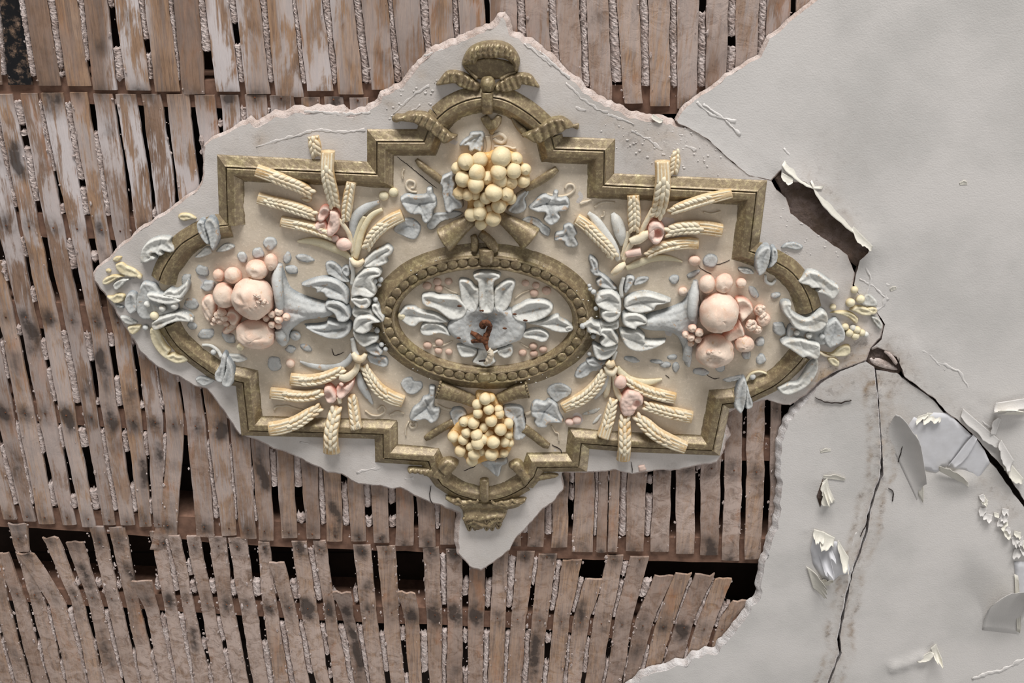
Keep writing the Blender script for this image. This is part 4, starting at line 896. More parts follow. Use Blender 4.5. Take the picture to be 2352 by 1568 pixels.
for i in range(5):
    V_, F = sphere(26, 18)
    rad = 1 + .05 * np.array([mnoise.noise((v[0] * 1.6 + i * 5, v[1] * 1.6, v[2] * 1.6)) + .3 * mnoise.noise((v[0] * 5 + i, v[1] * 5, v[2] * 5)) for v in V_])
    if i in (1, 3):
        dd = np.linalg.norm(V_ - np.array([-.1, .28, -.95]), axis=1); rad += -.07 * np.exp(-(dd / .2) ** 4) + .05 * np.exp(-((dd - .27) / .07) ** 2)
    me = bpy.data.meshes.new('grape'); me.from_pydata((V_ * rad[:, None]).tolist(), [], F); me.polygons.foreach_set('use_smooth', [True] * len(F)); me.materials.append(M_CREAM)
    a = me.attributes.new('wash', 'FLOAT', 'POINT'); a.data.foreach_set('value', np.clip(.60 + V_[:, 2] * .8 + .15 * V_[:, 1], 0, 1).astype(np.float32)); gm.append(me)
for f, s, L_, par in ((fB, 5.2267, TG, G1), (fJ, 5.6, LG, G2)):
    for i, (x, y, r, h) in enumerate(L_):
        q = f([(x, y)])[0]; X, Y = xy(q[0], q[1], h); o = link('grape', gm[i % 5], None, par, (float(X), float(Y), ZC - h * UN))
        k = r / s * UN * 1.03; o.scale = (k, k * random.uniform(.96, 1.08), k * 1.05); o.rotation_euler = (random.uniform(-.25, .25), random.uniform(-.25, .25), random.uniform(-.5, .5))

# vine leaves and tendrils
VL = [(fB, [(810, 190), (850, 120), (920, 70), (950, 20), (1080, 10), (1115, 60), (1105, 130), (1100, 230), (1060, 265), (1000, 235), (960, 265), (920, 240), (910, 190)], 13, [[(1060, 40), (1000, 140), (990, 250)], [(1060, 60), (920, 120), (830, 190)]]),
      (fB, [(600, 550), (680, 510), (760, 480), (780, 520), (745, 560), (770, 640), (760, 760), (850, 840), (850, 930), (760, 950), (700, 990), (640, 960), (620, 860), (600, 760), (600, 680), (570, 620)], 16, [[(700, 520), (680, 700), (720, 960)], [(690, 780), (830, 900)]]),
      (fB, [(95, 830), (130, 780), (200, 755), (280, 770), (400, 760), (420, 690), (480, 680), (500, 760), (530, 800), (540, 900), (500, 960), (490, 1050), (420, 1120), (360, 1080), (340, 1010), (260, 1015), (200, 990), (150, 940)], 15, [[(520, 850), (330, 880), (130, 850)], [(330, 890), (430, 1090)], [(330, 880), (250, 1000)]]),
      (fB, [(20, 1200), (60, 1110), (150, 1050), (250, 1050), (340, 1130), (345, 1200), (300, 1290), (240, 1310), (140, 1270)], 5, [[(60, 1200), (200, 1150), (300, 1180)]]),
      (fB, [(420, 1130), (500, 1000), (640, 980), (760, 960), (860, 990), (760, 1050), (600, 1100), (520, 1180), (450, 1190)], 5, []),
      (fB, [(1380, 940), (1450, 850), (1500, 760), (1560, 720), (1650, 690), (1640, 760), (1600, 820), (1620, 900), (1600, 960), (1520, 1000), (1430, 990)], 13, [[(1620, 720), (1530, 850), (1430, 960)]]),
      (fB, [(1640, 930), (1700, 860), (1780, 780), (1850, 760), (1920, 790), (1950, 720), (2000, 730), (2000, 800), (2100, 790), (2140, 880), (2100, 960), (2000, 980), (2030, 1040), (1980, 1110), (1900, 1140), (1820, 1080), (1840, 990), (1740, 980)], 15, [[(1660, 920), (1850, 880), (2110, 880)], [(1860, 880), (1930, 1100)], [(1860, 880), (1960, 750)]]),
      (fB, [(1950, 1320), (1970, 1220), (2050, 1200), (2060, 1140), (2130, 1110), (2190, 1150), (2230, 1240), (2200, 1270), (2240, 1370), (2180, 1410), (2090, 1390), (2050, 1330)], 10, [[(2090, 1240), (2150, 1390)], [(2090, 1240), (2130, 1130)], [(2090, 1240), (1970, 1290)]]),
      (fB, [(1560, 1080), (1650, 1030), (1760, 1060), (1820, 1120), (1900, 1180), (1880, 1270), (1800, 1240), (1720, 1150)], 4, []),
      (fJ, [(350, 370), (400, 290), (470, 260), (480, 150), (560, 160), (555, 300), (545, 420), (620, 420), (620, 520), (580, 600), (500, 630), (430, 580), (340, 600), (240, 590), (225, 530), (270, 430)], 14, [[(540, 300), (430, 440), (260, 570)], [(450, 440), (540, 610)], [(420, 300), (470, 410)]]),
      (fJ, [(740, 490), (800, 420), (900, 420), (960, 480), (960, 530), (880, 560), (880, 640), (910, 700), (800, 690), (770, 600)], 9, [[(900, 480), (810, 560), (830, 680)]]),
      (fJ, [(1440, 400), (1620, 390), (1690, 440), (1700, 540), (1720, 640), (1745, 740), (1700, 820), (1600, 850), (1550, 800), (1560, 620), (1450, 540)], 11, [[(1480, 440), (1610, 560), (1650, 820)], [(1610, 560), (1690, 480)]]),
      (fJ, [(1790, 400), (1850, 330), (1960, 350), (2020, 310), (2130, 380), (2160, 480), (2210, 580), (2190, 620), (2030, 630), (1990, 680), (1880, 680), (1830, 620), (1840, 560), (1790, 530)], 13, [[(1800, 470), (1960, 480), (2190, 600)], [(1960, 480), (1900, 660)], [(1960, 480), (2060, 360)]]),
      (fJ, [(1990, 210), (2050, 130), (2180, 110), (2310, 190), (2290, 270), (2200, 320), (2120, 360), (2050, 310)], 4, [[(2020, 220), (2150, 220), (2280, 220)]]),
      (fJ, [(110, 120), (160, 50), (250, 30), (290, 80), (380, 90), (400, 160), (350, 220), (280, 260), (200, 250), (150, 200)], 4.5, [[(280, 80), (260, 160), (220, 240)]]),
      (fJ, [(1140, 1100), (1250, 1080), (1400, 1090), (1470, 1070), (1490, 1140), (1420, 1180), (1390, 1290), (1340, 1310), (1230, 1210), (1150, 1150)], 14, [[(1250, 1100), (1320, 1200), (1340, 1300)]])]
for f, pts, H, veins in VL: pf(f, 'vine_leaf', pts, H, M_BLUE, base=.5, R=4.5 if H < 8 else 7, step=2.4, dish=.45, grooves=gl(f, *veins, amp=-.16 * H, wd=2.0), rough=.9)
TD = [(fB, 5.2267, [(150, 460), (120, 520), (130, 580)], 9), (fB, 5.2267, [(300, 740), (210, 720), (170, 660), (200, 600), (270, 620), (270, 680), (230, 690)], 16), (fB, 5.2267, [(1860, 760), (2000, 790), (2120, 770), (2190, 710), (2170, 650), (2110, 650), (2080, 700)], 15),
      (fB, 5.2267, [(1210, 70), (1290, 40), (1360, 90), (1330, 150), (1260, 130), (1225, 90)], 24), (fB, 5.2267, [(1230, 190), (1380, 190), (1450, 215), (1490, 205)], 14), (fB, 5.2267, [(1150, 60), (1165, 180), (1150, 280)], 32), (fB, 5.2267, [(2260, 880), (2300, 860), (2350, 850)], 16),
      (fJ, 5.6, [(300, 610), (310, 660), (260, 690), (230, 650), (260, 620)], 17), (fJ, 5.6, [(220, 600), (180, 690), (180, 790)], 10), (fJ, 5.6, [(560, 380), (680, 440), (780, 460)], 20), (fJ, 5.6, [(1720, 510), (1780, 490), (1830, 440)], 22), (fJ, 5.6, [(2050, 650), (2100, 740), (2140, 760), (2150, 860)], 10),
      (fJ, 5.6, [(0, 520), (60, 490), (150, 500)], 13), (fI, 5.6, [(390, 790), (420, 750), (500, 745), (560, 740), (640, 765), (760, 800)], 16), (fI, 5.6, [(1560, 800), (1650, 860), (1750, 860), (1815, 800), (1780, 740), (1720, 790)], 12), (fI, 5.6, [(1880, 860), (1970, 810), (2060, 840)], 13),
      (fL, 5.6, [(480, 650), (540, 600), (620, 580), (740, 590)], 14), (fL, 5.6, [(290, 610), (350, 590), (440, 550)], 12), (fL, 5.6, [(560, 770), (600, 760), (600, 700)], 10), (fL, 5.6, [(1880, 710), (1980, 730), (2100, 700)], 12), (fC, 5.6, [(2060, 320), (2040, 380), (2050, 430)], 9)]
for f, s, pts, w_ in TD: tb(f, s, 'tendril', [(x, y, w_, 2.2, 2.2) for x, y in pts], M_BEIGE, n=8, step=3)
for f, s, c, r in ((fC, 5.6, (1800, 670), 60), (fC, 5.6, (1925, 625), 58)): bl(f, s, 'olive', c, (r, r, r * .7), 3, M_YEL, seg=16, rings=10)
for c, r in (((150, 830), (52, 50, 40)), ((250, 810), (62, 60, 40))): bl(fO, 5.6, 'berry', c, r, 4, M_ROSE, seg=16, rings=10)
bl(fJ, 5.6, 'berry', (2290, 610), (55, 50, 40), 4, M_ROSE, seg=16, rings=10)

# wheat sprays with poppies
def ear(f, s, par, pts, tail=.3, lift=0.0, grains=None):
    """pts: (x, y, half width, height); swollen core, two rows of grains, straight beard at the tip"""
    sp = np.array([f([(p[0], p[1])])[0] + (p[3] + lift, p[2] / s) for p in pts], float); C = catmull(sp, 3.0); L = len(C)
    hr = float(C[:, 2].mean()); parts = []
    t = np.linspace(0, 1, L); prof = np.where(t < .12, .45 + .55 * t / .12, 1.0) * np.where(t > 1 - tail, 1 + .10 * (t - 1 + tail) / tail, 1)
    core = [(c[0], c[1], c[2], c[3] * p * 1.02, c[3] * p * .66) for c, p in zip(C, prof)]
    parts.append(tube('', core, None, None, n=14, step=4, href=hr, rough=.5, wash=.62, get=True))
    T = np.gradient(C[:, :2], axis=0); ln = np.hypot(T[:, 0], T[:, 1]); T /= ln[:, None]; N = np.column_stack([-T[:, 1], T[:, 0]])
    cum = np.concatenate([[0], np.cumsum(np.hypot(*np.diff(C[:, :2], axis=0).T))]); end = cum[-1] * (1 - tail)
    wv = float(np.mean(C[:, 3])); sv, sf = sphere(9, 7); d = wv * .9; k = 0; pos = d * .6
    while pos < end:
        for row in (-.62, .0, .62) if wv > 13 else (-.5, .5):
            q = pos + (d * .5 if row == 0 or row > .4 and wv <= 13 else 0)
            i = min(L - 1, int(np.interp(q, cum, np.arange(L)))); c = C[i]; a = math.atan2(T[i, 1], T[i, 0]) - row * .55
            gx, gy = c[0] + N[i, 0] * row * c[3] * .9, c[1] + N[i, 1] * row * c[3] * .9
            X, Y = xy(gx, gy, hr); la, lb = d * .84, d * .38
            R_ = np.array([[math.cos(a), -math.sin(a)], [math.sin(a), math.cos(a)]])
            v = sv * np.array([la, lb, lb * 1.15]); v[:, 2] -= (v[:, 0] / la) * lb * .38
            v[:, :2] = v[:, :2] @ R_.T; hz = c[2] + c[3] * .48 * math.sqrt(max(0, 1 - (row * .95) ** 2)) + random.uniform(-.4, .6)
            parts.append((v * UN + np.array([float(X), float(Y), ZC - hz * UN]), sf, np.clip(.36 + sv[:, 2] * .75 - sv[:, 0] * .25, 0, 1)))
        pos += d * .98
    for row in (-.66, -.22, .22, .66):        # the beard
        i0 = int(L * (1 - tail) * .93); seg = []
        for i in range(i0, L, 2): seg.append((C[i, 0] + N[i, 0] * row * C[i, 3], C[i, 1] + N[i, 1] * row * C[i, 3], C[i, 2] + C[i, 3] * .5 * math.sqrt(1 - (row * .9) ** 2), C[i, 3] * .2, C[i, 3] * .22))
        if len(seg) > 1: parts.append(tube('', seg, None, None, n=8, step=4, href=hr, rough=.3, get=True))
    v, F_, w_ = merge(parts)
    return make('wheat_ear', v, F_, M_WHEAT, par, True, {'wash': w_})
def blade(f, s, par, pts, mat=M_YEL):
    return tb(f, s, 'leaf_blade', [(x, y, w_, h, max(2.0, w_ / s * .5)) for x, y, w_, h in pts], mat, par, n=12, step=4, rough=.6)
# upper left
W1 = tb(fC, 5.6, 'wheat_spray', [(1375, 1480, 22, 14, 5), (1420, 1530, 38, 18, 7), (1480, 1540, 40, 19, 7), (1540, 1500, 26, 16, 6)], M_WHEAT, label='spray of wheat ears and poppies')
ear(fC, 5.6, W1, [(880, 660, 66, 8), (720, 560, 78, 12), (520, 470, 80, 17), (330, 390, 78, 20), (170, 335, 74, 20)], .34)
ear(fC, 5.6, W1, [(930, 925, 60, 9), (740, 850, 78, 10), (540, 785, 78, 10), (350, 740, 72, 9), (180, 700, 66, 8)], .2)
ear(fC, 5.6, W1, [(1140, 1190, 56, 8), (960, 1110, 72, 9), (780, 1055, 74, 9), (620, 1025, 68, 8), (475, 1000, 62, 7)], .3)
ear(fC, 5.6, W1, [(1165, 830, 66, 10), (1130, 640, 86, 17), (1095, 450, 88, 25), (1080, 280, 86, 26), (1085, 90, 80, 20)], .3)
ear(fC, 5.6, W1, [(1310, 1010, 56, 8), (1320, 860, 72, 10), (1345, 690, 72, 11), (1385, 480, 62, 12)], .12)
ear(fC, 5.6, W1, [(1570, 1350, 52, 9), (1650, 1200, 74, 11), (1760, 1080, 80, 11), (1890, 990, 82, 10), (2040, 920, 74, 8)], .42)
blade(fC, 5.6, W1, [(1370, 1470, 30, 6), (1290, 1400, 46, 6), (1160, 1340, 54, 5), (1000, 1280, 56, 4), (850, 1250, 44, 4), (690, 1262, 16, 3)])
blade(fC, 5.6, W1, [(1440, 1480, 30, 8), (1480, 1300, 46, 9), (1530, 1100, 48, 6), (1640, 930, 40, 4), (1780, 850, 26, 3)])
blade(fC, 5.6, W1, [(1410, 1400, 26, 5), (1400, 1150, 50, 6), (1430, 960, 66, 6), (1560, 830, 56, 5), (1740, 750, 26, 3)], M_BLUE)
blade(fC, 5.6, W1, [(1400, 1460, 26, 7), (1440, 1200, 38, 7), (1540, 930, 34, 5)])
blade(fC, 5.6, W1, [(1390, 1400, 22, 9), (1360, 1180, 30, 11), (1280, 1040, 30, 13), (1210, 960, 28, 14)], M_WHEAT)
pop = dict(R=7, rough=1.4)
pf(fC, 'poppy_petal', [(940, 970), (975, 840), (1040, 795), (1115, 830), (1110, 900), (1060, 970), (1000, 1010)], 15, M_ROSE, W1, base=6, hollow=fC([(1040, 900)])[0] + (14, 7), **pop)
pf(fC, 'poppy_petal', [(1105, 850), (1200, 865), (1245, 980), (1225, 1100), (1150, 1185), (1070, 1180), (1060, 1080), (1095, 950)], 18, M_ROSE, W1, base=6, hollow=fC([(1090, 1040)])[0] + (12, 9), **pop)
pf(fC, 'poppy_petal', [(890, 1060), (960, 1000), (1040, 1000), (1070, 1090), (1050, 1160), (970, 1150)], 13, M_ROSE, W1, base=6, hollow=fC([(1030, 1080)])[0] + (10, 6), **pop)
bl(fC, 5.6, 'poppy_bud', (1292, 1292), (100, 82, 66), 10, M_ROSE, W1); bl(fC, 5.6, 'poppy_bud', (1170, 1215), (55, 45, 36), 8, M_ROSE, W1, seg=14, rings=9)
pf(fC, 'loose_seed', [(720, 700), (800, 690), (880, 720), (830, 765), (770, 750)], 4, M_WHEAT, W1)
# lower left
W2 = tb(fI, 5.6, 'wheat_spray', [(1400, 60, 30, 14, 6), (1450, 120, 46, 18, 8), (1520, 130, 44, 18, 8), (1570, 70, 26, 14, 6)], M_WHEAT, label='spray of wheat ears and poppies')
ear(fI, 5.6, W2, [(1290, 250, 50, 8), (1150, 330, 70, 9), (980, 390, 76, 9), (790, 410, 76, 9), (600, 395, 72, 8)], .25)
ear(fI, 5.6, W2, [(1030, 545, 54, 9), (870, 600, 72, 10), (690, 610, 76, 10), (510, 590, 74, 9), (340, 575, 68, 8)], .25)
ear(fI, 5.6, W2, [(980, 760, 50, 9), (840, 850, 78, 14), (680, 940, 88, 19), (500, 1000, 88, 20), (330, 1030, 80, 19)], .36)
ear(fI, 5.6, W2, [(1190, 760, 70, 10), (1160, 880, 86, 16), (1130, 1050, 92, 24), (1125, 1200, 96, 22), (1120, 1360, 100, 8)], .18)
ear(fI, 5.6, W2, [(1385, 600, 56, 8), (1405, 740, 72, 10), (1430, 880, 76, 15), (1450, 1010, 74, 17)], .12)
ear(fI, 5.6, W2, [(1550, 220, 46, 8), (1630, 380, 72, 10), (1750, 530, 84, 10), (1900, 630, 84, 9), (2050, 690, 70, 7)], .3)
blade(fI, 5.6, W2, [(1400, 70, 34, 6), (1330, 170, 44, 6), (1200, 240, 46, 5), (1000, 245, 40, 4), (840, 220, 30, 3), (720, 170, 12, 3)], M_BLUE)
blade(fI, 5.6, W2, [(1480, 300, 24, 6), (1510, 450, 54, 6), (1580, 590, 46, 4), (1655, 720, 14, 3)], M_BLUE)
pf(fI, 'poppy_petal', [(1020, 580), (1040, 490), (1110, 475), (1170, 540), (1205, 640), (1160, 700), (1070, 695)], 16, M_ROSE, W2, base=7, hollow=fI([(1080, 610)])[0] + (12, 9), **pop)
pf(fI, 'poppy_petal', [(1180, 560), (1200, 490), (1280, 490), (1420, 390), (1395, 520), (1280, 645), (1210, 640)], 15, M_ROSE, W2, base=6, hollow=fI([(1250, 540)])[0] + (13, 8), **pop)
tb(fI, 5.6, 'poppy_stem', [(1230, 360, 48, 12, 7), (1330, 370, 54, 13, 8), (1440, 280, 44, 12, 7), (1470, 180, 36, 12, 6)], M_WHEAT, W2, rough=1.2)
bl(fI, 5.6, 'poppy_bud', (1255, 460), (32, 30, 26), 16, M_ROSE, W2, seg=12, rings=8)
tb(fI, 5.6, 'poppy_stem', [(1240, 700, 30, 12, 5), (1220, 620, 32, 12, 5)], M_WHEAT, W2)
# upper right
W3 = tb(fL, 5.6, 'wheat_spray', [(700, 1520, 26, 14, 5), (760, 1460, 46, 18, 8), (830, 1400, 42, 18, 8), (880, 1380, 26, 14, 6)], M_WHEAT, label='spray of wheat ears and poppies')
ear(fL, 5.6, W3, [(1270, 800, 76, 9), (1320, 640, 98, 15), (1345, 460, 102, 24), (1355, 280, 98, 27), (1350, 50, 88, 22)], .3)
ear(fL, 5.6, W3, [(1430, 730, 40, 9), (1580, 660, 66, 14), (1760, 590, 72, 18), (1980, 520, 72, 21), (2240, 460, 56, 22)], .32)
ear(fL, 5.6, W3, [(1390, 970, 56, 9), (1560, 920, 82, 10), (1740, 905, 88, 10), (1920, 915, 88, 9), (2120, 950, 78, 8)], .36)
ear(fL, 5.6, W3, [(1140, 1270, 44, 8), (1300, 1180, 68, 9), (1460, 1130, 76, 9), (1640, 1110, 74, 8), (1815, 1120, 62, 7)], .4)
ear(fL, 5.6, W3, [(990, 960, 68, 10), (990, 800, 84, 12), (985, 640, 82, 13), (975, 485, 74, 14)], .15)
ear(fL, 5.6, W3, [(745, 1290, 50, 9), (640, 1150, 76, 11), (500, 1010, 82, 11), (380, 890, 80, 10), (250, 800, 68, 8)], .2)
blade(fL, 5.6, W3, [(880, 1430, 30, 6), (1030, 1370, 46, 6), (1200, 1310, 46, 5), (1380, 1300, 38, 4), (1500, 1320, 28, 3), (1610, 1355, 10, 3)])
blade(fL, 5.6, W3, [(790, 1340, 26, 8), (730, 1180, 60, 9), (620, 1000, 66, 8), (500, 830, 58, 6), (400, 725, 26, 4)], M_PALE)
blade(fL, 5.6, W3, [(830, 1140, 26, 6), (820, 1020, 70, 8), (790, 900, 82, 7), (750, 800, 66, 5), (710, 730, 26, 3)], M_PALE)
blade(fL, 5.6, W3, [(850, 1340, 28, 8), (930, 1160, 36, 10), (1080, 950, 36, 12), (1170, 780, 34, 14), (1230, 660, 30, 14)], M_WHEAT)
blade(fL, 5.6, W3, [(830, 1300, 24, 7), (880, 1120, 30, 9), (920, 960, 30, 9)], M_WHEAT)
pf(fL, 'poppy_petal', [(1160, 960), (1185, 860), (1250, 815), (1330, 840), (1385, 930), (1365, 1050), (1285, 1130), (1200, 1100)], 19, M_ROSE, W3, base=7, hollow=fL([(1290, 980)])[0] + (15, 16), **pop)
pf(fL, 'poppy_petal', [(1170, 990), (1200, 930), (1250, 920), (1260, 1010), (1230, 1070), (1180, 1060)], 8, M_ROSE, W3, base=19, skirt=14, **pop)
tb(fL, 5.6, 'poppy_stem', [(930, 1090, 44, 13, 8), (1030, 1060, 66, 14, 9), (1120, 1010, 58, 14, 8), (1190, 980, 40, 13, 7)], M_WHEAT, W3, rough=1.2)
tb(fL, 5.6, 'poppy_bud', [(880, 1260, 40, 10, 7), (980, 1230, 52, 12, 8), (1075, 1210, 52, 13, 8)], M_ROSE, W3)
bl(fL, 5.6, 'poppy_bud', (610, 1190), (44, 40, 30), 15, M_WHEAT, W3, seg=14, rings=9, crater=(-.1, .1, .4, .25)); bl(fL, 5.6, 'poppy_bud', (670, 1270), (46, 36, 30), 12, M_WHEAT, W3, seg=14, rings=9)
# lower right
W4 = tb(fO, 5.6, 'wheat_spray', [(620, 120, 28, 14, 5), (660, 180, 46, 18, 8), (720, 190, 42, 18, 8), (760, 130, 24, 14, 5)], M_WHEAT, label='spray of wheat ears and poppies')
tb(fO, 5.6, 'binding', [(640, 60, 40, 18, 8), (680, 90, 46, 20, 8), (740, 70, 34, 17, 7)], M_WHEAT, W4)
ear(fO, 5.6, W4, [(870, 280, 46, 8), (1010, 370, 66, 9), (1170, 440, 74, 9), (1340, 490, 76, 9), (1520, 530, 64, 8)], .22)
ear(fO, 5.6, W4, [(1110, 610, 56, 9), (1260, 650, 76, 10), (1420, 700, 80, 10), (1580, 740, 80, 9), (1735, 775, 70, 8)], .2)
ear(fO, 5.6, W4, [(1010, 760, 46, 10), (1130, 870, 86, 14), (1270, 980, 92, 19), (1450, 1070, 88, 21), (1650, 1160, 70, 19)], .34)
ear(fO, 5.6, W4, [(870, 760, 66, 10), (865, 880, 82, 16), (865, 1040, 86, 24), (860, 1180, 84, 22), (850, 1350, 78, 8)], .3)
ear(fO, 5.6, W4, [(720, 540, 50, 8), (690, 680, 74, 10), (650, 830, 80, 13), (590, 1010, 80, 17)], .3)
ear(fO, 5.6, W4, [(605, 170, 46, 8), (520, 330, 72, 10), (390, 470, 82, 10), (240, 570, 82, 9), (70, 660, 64, 7)], .2)
blade(fO, 5.6, W4, [(770, 120, 28, 6), (820, 200, 48, 6), (930, 290, 54, 5), (1080, 330, 52, 4), (1220, 320, 38, 3), (1350, 285, 12, 3)])
blade(fO, 5.6, W4, [(650, 190, 24, 8), (620, 300, 38, 8), (570, 420, 40, 6), (480, 540, 18, 3)], M_PALE)
blade(fO, 5.6, W4, [(680, 220, 22, 7), (660, 340, 36, 7), (630, 480, 40, 5), (610, 530, 14, 3)], M_WHEAT)
blade(fO, 5.6, W4, [(730, 230, 30, 10), (760, 420, 40, 11), (830, 560, 36, 12)], M_WHEAT)
pf(fO, 'poppy_petal', [(795, 580), (850, 470), (930, 410), (1050, 430), (1105, 500), (1105, 600), (1000, 690), (920, 755), (830, 740)], 19, M_ROSE, W4, base=6, hollow=fO([(1020, 590)])[0] + (11, 12), R=9, rough=2.0)
pf(fO, 'poppy_petal', [(860, 700), (920, 640), (1000, 660), (1000, 720), (950, 760), (880, 750)], 10, M_ROSE, W4, base=15, skirt=14, rough=2.0)
bl(fO, 5.6, 'poppy_bud', (810, 320), (84, 96, 66), 12, M_ROSE, W4)
pf(fO, 'flat_leaf', [(310, 740), (400, 680), (560, 640), (520, 710), (420, 745)], 2.5, M_PALE, W4); pf(fO, 'flat_leaf', [(445, 855), (500, 770), (580, 715), (540, 820), (480, 862)], 3, M_PALE, W4)
# worn ears outside the frame
fP = fr(0, 0, 1)
for pts in ([(729, 358, 12, 1), (724, 335, 15, 2), (720, 312, 13, 0)], [(1546, 400, 11, 1), (1550, 372, 13, 1.5), (1553, 346, 9, -1)]): ear(fP, 1.0, medal, pts, .1, -3.0)
tube('worn_ear', [(1473, 1068, 0, 7, 3), (1476, 1080, 0, 9, 3)], M_ROSE, medal, rough=2)

# fruit baskets
def basket(f, s, body, rims, label, **k):
    b = pf(f, 'fruit_horn', body, 24, M_BLUE, base=.5, R=20, label=label, rough=1.2, **k)
    for r in rims: tb(f, s, 'horn_rim', r, M_BLUE, b, rough=1.2)
    return b
B1 = basket(fD, 5.2267, [(1200, 430), (1240, 560), (1300, 660), (1450, 740), (1650, 800), (1800, 830), (1830, 900), (1800, 970), (1650, 1010), (1480, 1030), (1380, 1090), (1300, 1160), (1270, 1280), (1220, 1340), (1150, 1320), (1100, 1150), (1080, 900), (1060, 700), (1040, 500), (1100, 420), (1160, 350)],
            [[(1150, 370, 30, 14, 8), (1130, 500, 62, 24, 13), (1150, 640, 62, 30, 14), (1165, 780, 52, 32, 13), (1175, 880, 40, 30, 11)], [(1150, 1130, 44, 26, 10), (1185, 1230, 66, 24, 12), (1210, 1330, 40, 16, 8)]], 'blue-grey horn spilling pink fruit',
            grooves=gl(fD, [(1280, 760), (1500, 830), (1760, 870)], [(1290, 900), (1500, 950), (1750, 930)], amp=-3, wd=5))
def fruit(f, s, par, name, c, r, h, **k):
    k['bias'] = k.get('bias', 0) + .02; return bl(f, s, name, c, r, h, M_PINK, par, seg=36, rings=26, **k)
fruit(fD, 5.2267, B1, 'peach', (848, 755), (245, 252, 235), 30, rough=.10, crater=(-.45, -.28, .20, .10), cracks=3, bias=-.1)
for x, y, r in ((870, 720, 26), (905, 735, 30), (930, 770, 26), (960, 800, 34), (1000, 815, 28), (950, 840, 30), (900, 800, 24), (870, 850, 26), (985, 780, 22)): fruit(fD, 5.2267, B1, 'peach_chip', (x, y), (r, r * .7, r * .6), 30 + 44 * math.sqrt(max(.1, 1 - ((x - 848) / 250) ** 2 - ((y - 755) / 255) ** 2)), rough=.4)
fruit(fD, 5.2267, B1, 'peach', (878, 1185), (232, 180, 190), 24, rough=.12, cracks=2, bias=.0)
fruit(fD, 5.2267, B1, 'peach', (495, 722), (128, 156, 130), 22, rough=.06); fruit(fD, 5.2267, B1, 'plum', (605, 480), (102, 98, 90), 18, rough=.06)
fruit(fD, 5.2267, B1, 'pear', (890, 415), (135, 118, 110), 20, rough=.08, crater=(0, .05, .3, .12)); fruit(fD, 5.2267, B1, 'plum', (1062, 322), (78, 102, 80), 16, rough=.06, crater=(.1, .6, .24, .15))
fruit(fD, 5.2267, B1, 'plum', (430, 480), (68, 76, 66), 11, rough=.06)
pf(fD, 'rose_petal', [(215, 830), (250, 750), (320, 720), (390, 790), (400, 900), (360, 1010), (300, 1040), (250, 960)], 15, M_PINK, B1, base=2, R=8, grooves=gl(fD, [(230, 850), (300, 960), (350, 1020)], [(250, 780), (330, 900), (360, 1000)], amp=-3.5, wd=1.6))
for c, r, h in (((430, 960), 56, 14), ((470, 920), 56, 17), ((500, 990), 52, 15), ((450, 1030), 48, 13), ((395, 1010), 46, 10), ((520, 1060), 40, 10), ((360, 1060), 34, 7)): fruit(fD, 5.2267, B1, 'rose_petal', c, (r, r * .85, r), h, rough=.22)
pf(fD, 'rose_petal', [(510, 960), (560, 890), (650, 910), (700, 990), (640, 1090), (560, 1060)], 16, M_PINK, B1, base=6, R=7, hollow=fD([(590, 980)])[0] + (14, 9))
pf(fD, 'rose_petal', [(470, 1160), (540, 1080), (680, 1020), (660, 1100), (560, 1180), (500, 1195)], 8, M_PINK, B1, base=5, R=5, skirt=9)
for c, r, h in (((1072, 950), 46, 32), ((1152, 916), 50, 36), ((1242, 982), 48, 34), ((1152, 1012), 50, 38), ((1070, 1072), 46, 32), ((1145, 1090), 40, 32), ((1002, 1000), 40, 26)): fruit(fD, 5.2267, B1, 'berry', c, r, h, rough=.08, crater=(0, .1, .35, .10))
bl(fD, 5.2267, 'seed_cup', (690, 1340), (44, 44, 40), 9, M_YEL, B1, seg=14, rings=10, crater=(0, .3, .5, .25))
bl(fD, 5.2267, 'knob', (1350, 1205), (66, 66, 40), 6, M_BLUE, B1, seg=16, rings=10, crater=(-.1, .1, .35, .25)); bl(fD, 5.2267, 'berry', (1290, 1540), (54, 54, 46), 5, M_PINK, seg=18, rings=12)
B2 = basket(fM, 5.2267, [(870, 980), (980, 860), (1200, 795), (1400, 710), (1480, 590), (1545, 470), (1590, 470), (1620, 700), (1600, 900), (1560, 1060), (1530, 1300), (1500, 1480), (1430, 1460), (1395, 1250), (1330, 1120), (1200, 1060), (1000, 1050), (900, 1020)],
            [[(1560, 470, 24, 12, 7), (1545, 580, 60, 22, 12), (1520, 700, 66, 28, 14), (1510, 840, 56, 30, 13), (1515, 900, 36, 26, 10)], [(1480, 1150, 36, 22, 9), (1465, 1280, 54, 20, 11), (1440, 1410, 44, 14, 8)]], 'blue-grey horn spilling pink fruit, right',
            grooves=gl(fM, [(1000, 880), (1250, 850), (1450, 780)], [(1000, 1000), (1200, 1000), (1400, 1080)], amp=-3, wd=5))
NS = 4.9
fruit(fN, NS, B2, 'peach', (545, 772), (214, 228, 225), 34, rough=.07, crater=(-.05, .66, .15, .10), cracks=1, bias=-.08)
fruit(fN, NS, B2, 'pomegranate', (495, 1205), (215, 186, 185), 26, rough=.09, cracks=2, crater=(-.15, .25, .36, .16), bias=-.05)
for a in range(9): fruit(fN, NS, B2, 'seed', (430 + 38 * (a % 4) + random.uniform(-12, 12), 1215 + 40 * (a // 4)), (26, 26, 26), 58 - 3 * (a // 4), rough=.1)
fruit(fN, NS, B2, 'plum', (412, 450), (88, 102, 90), 24, rough=.06); fruit(fN, NS, B2, 'plum', (600, 442), (98, 108, 95), 25, rough=.08, crater=(.05, .45, .24, .14)); fruit(fN, NS, B2, 'plum', (795, 440), (58, 56, 50), 10, rough=.06)
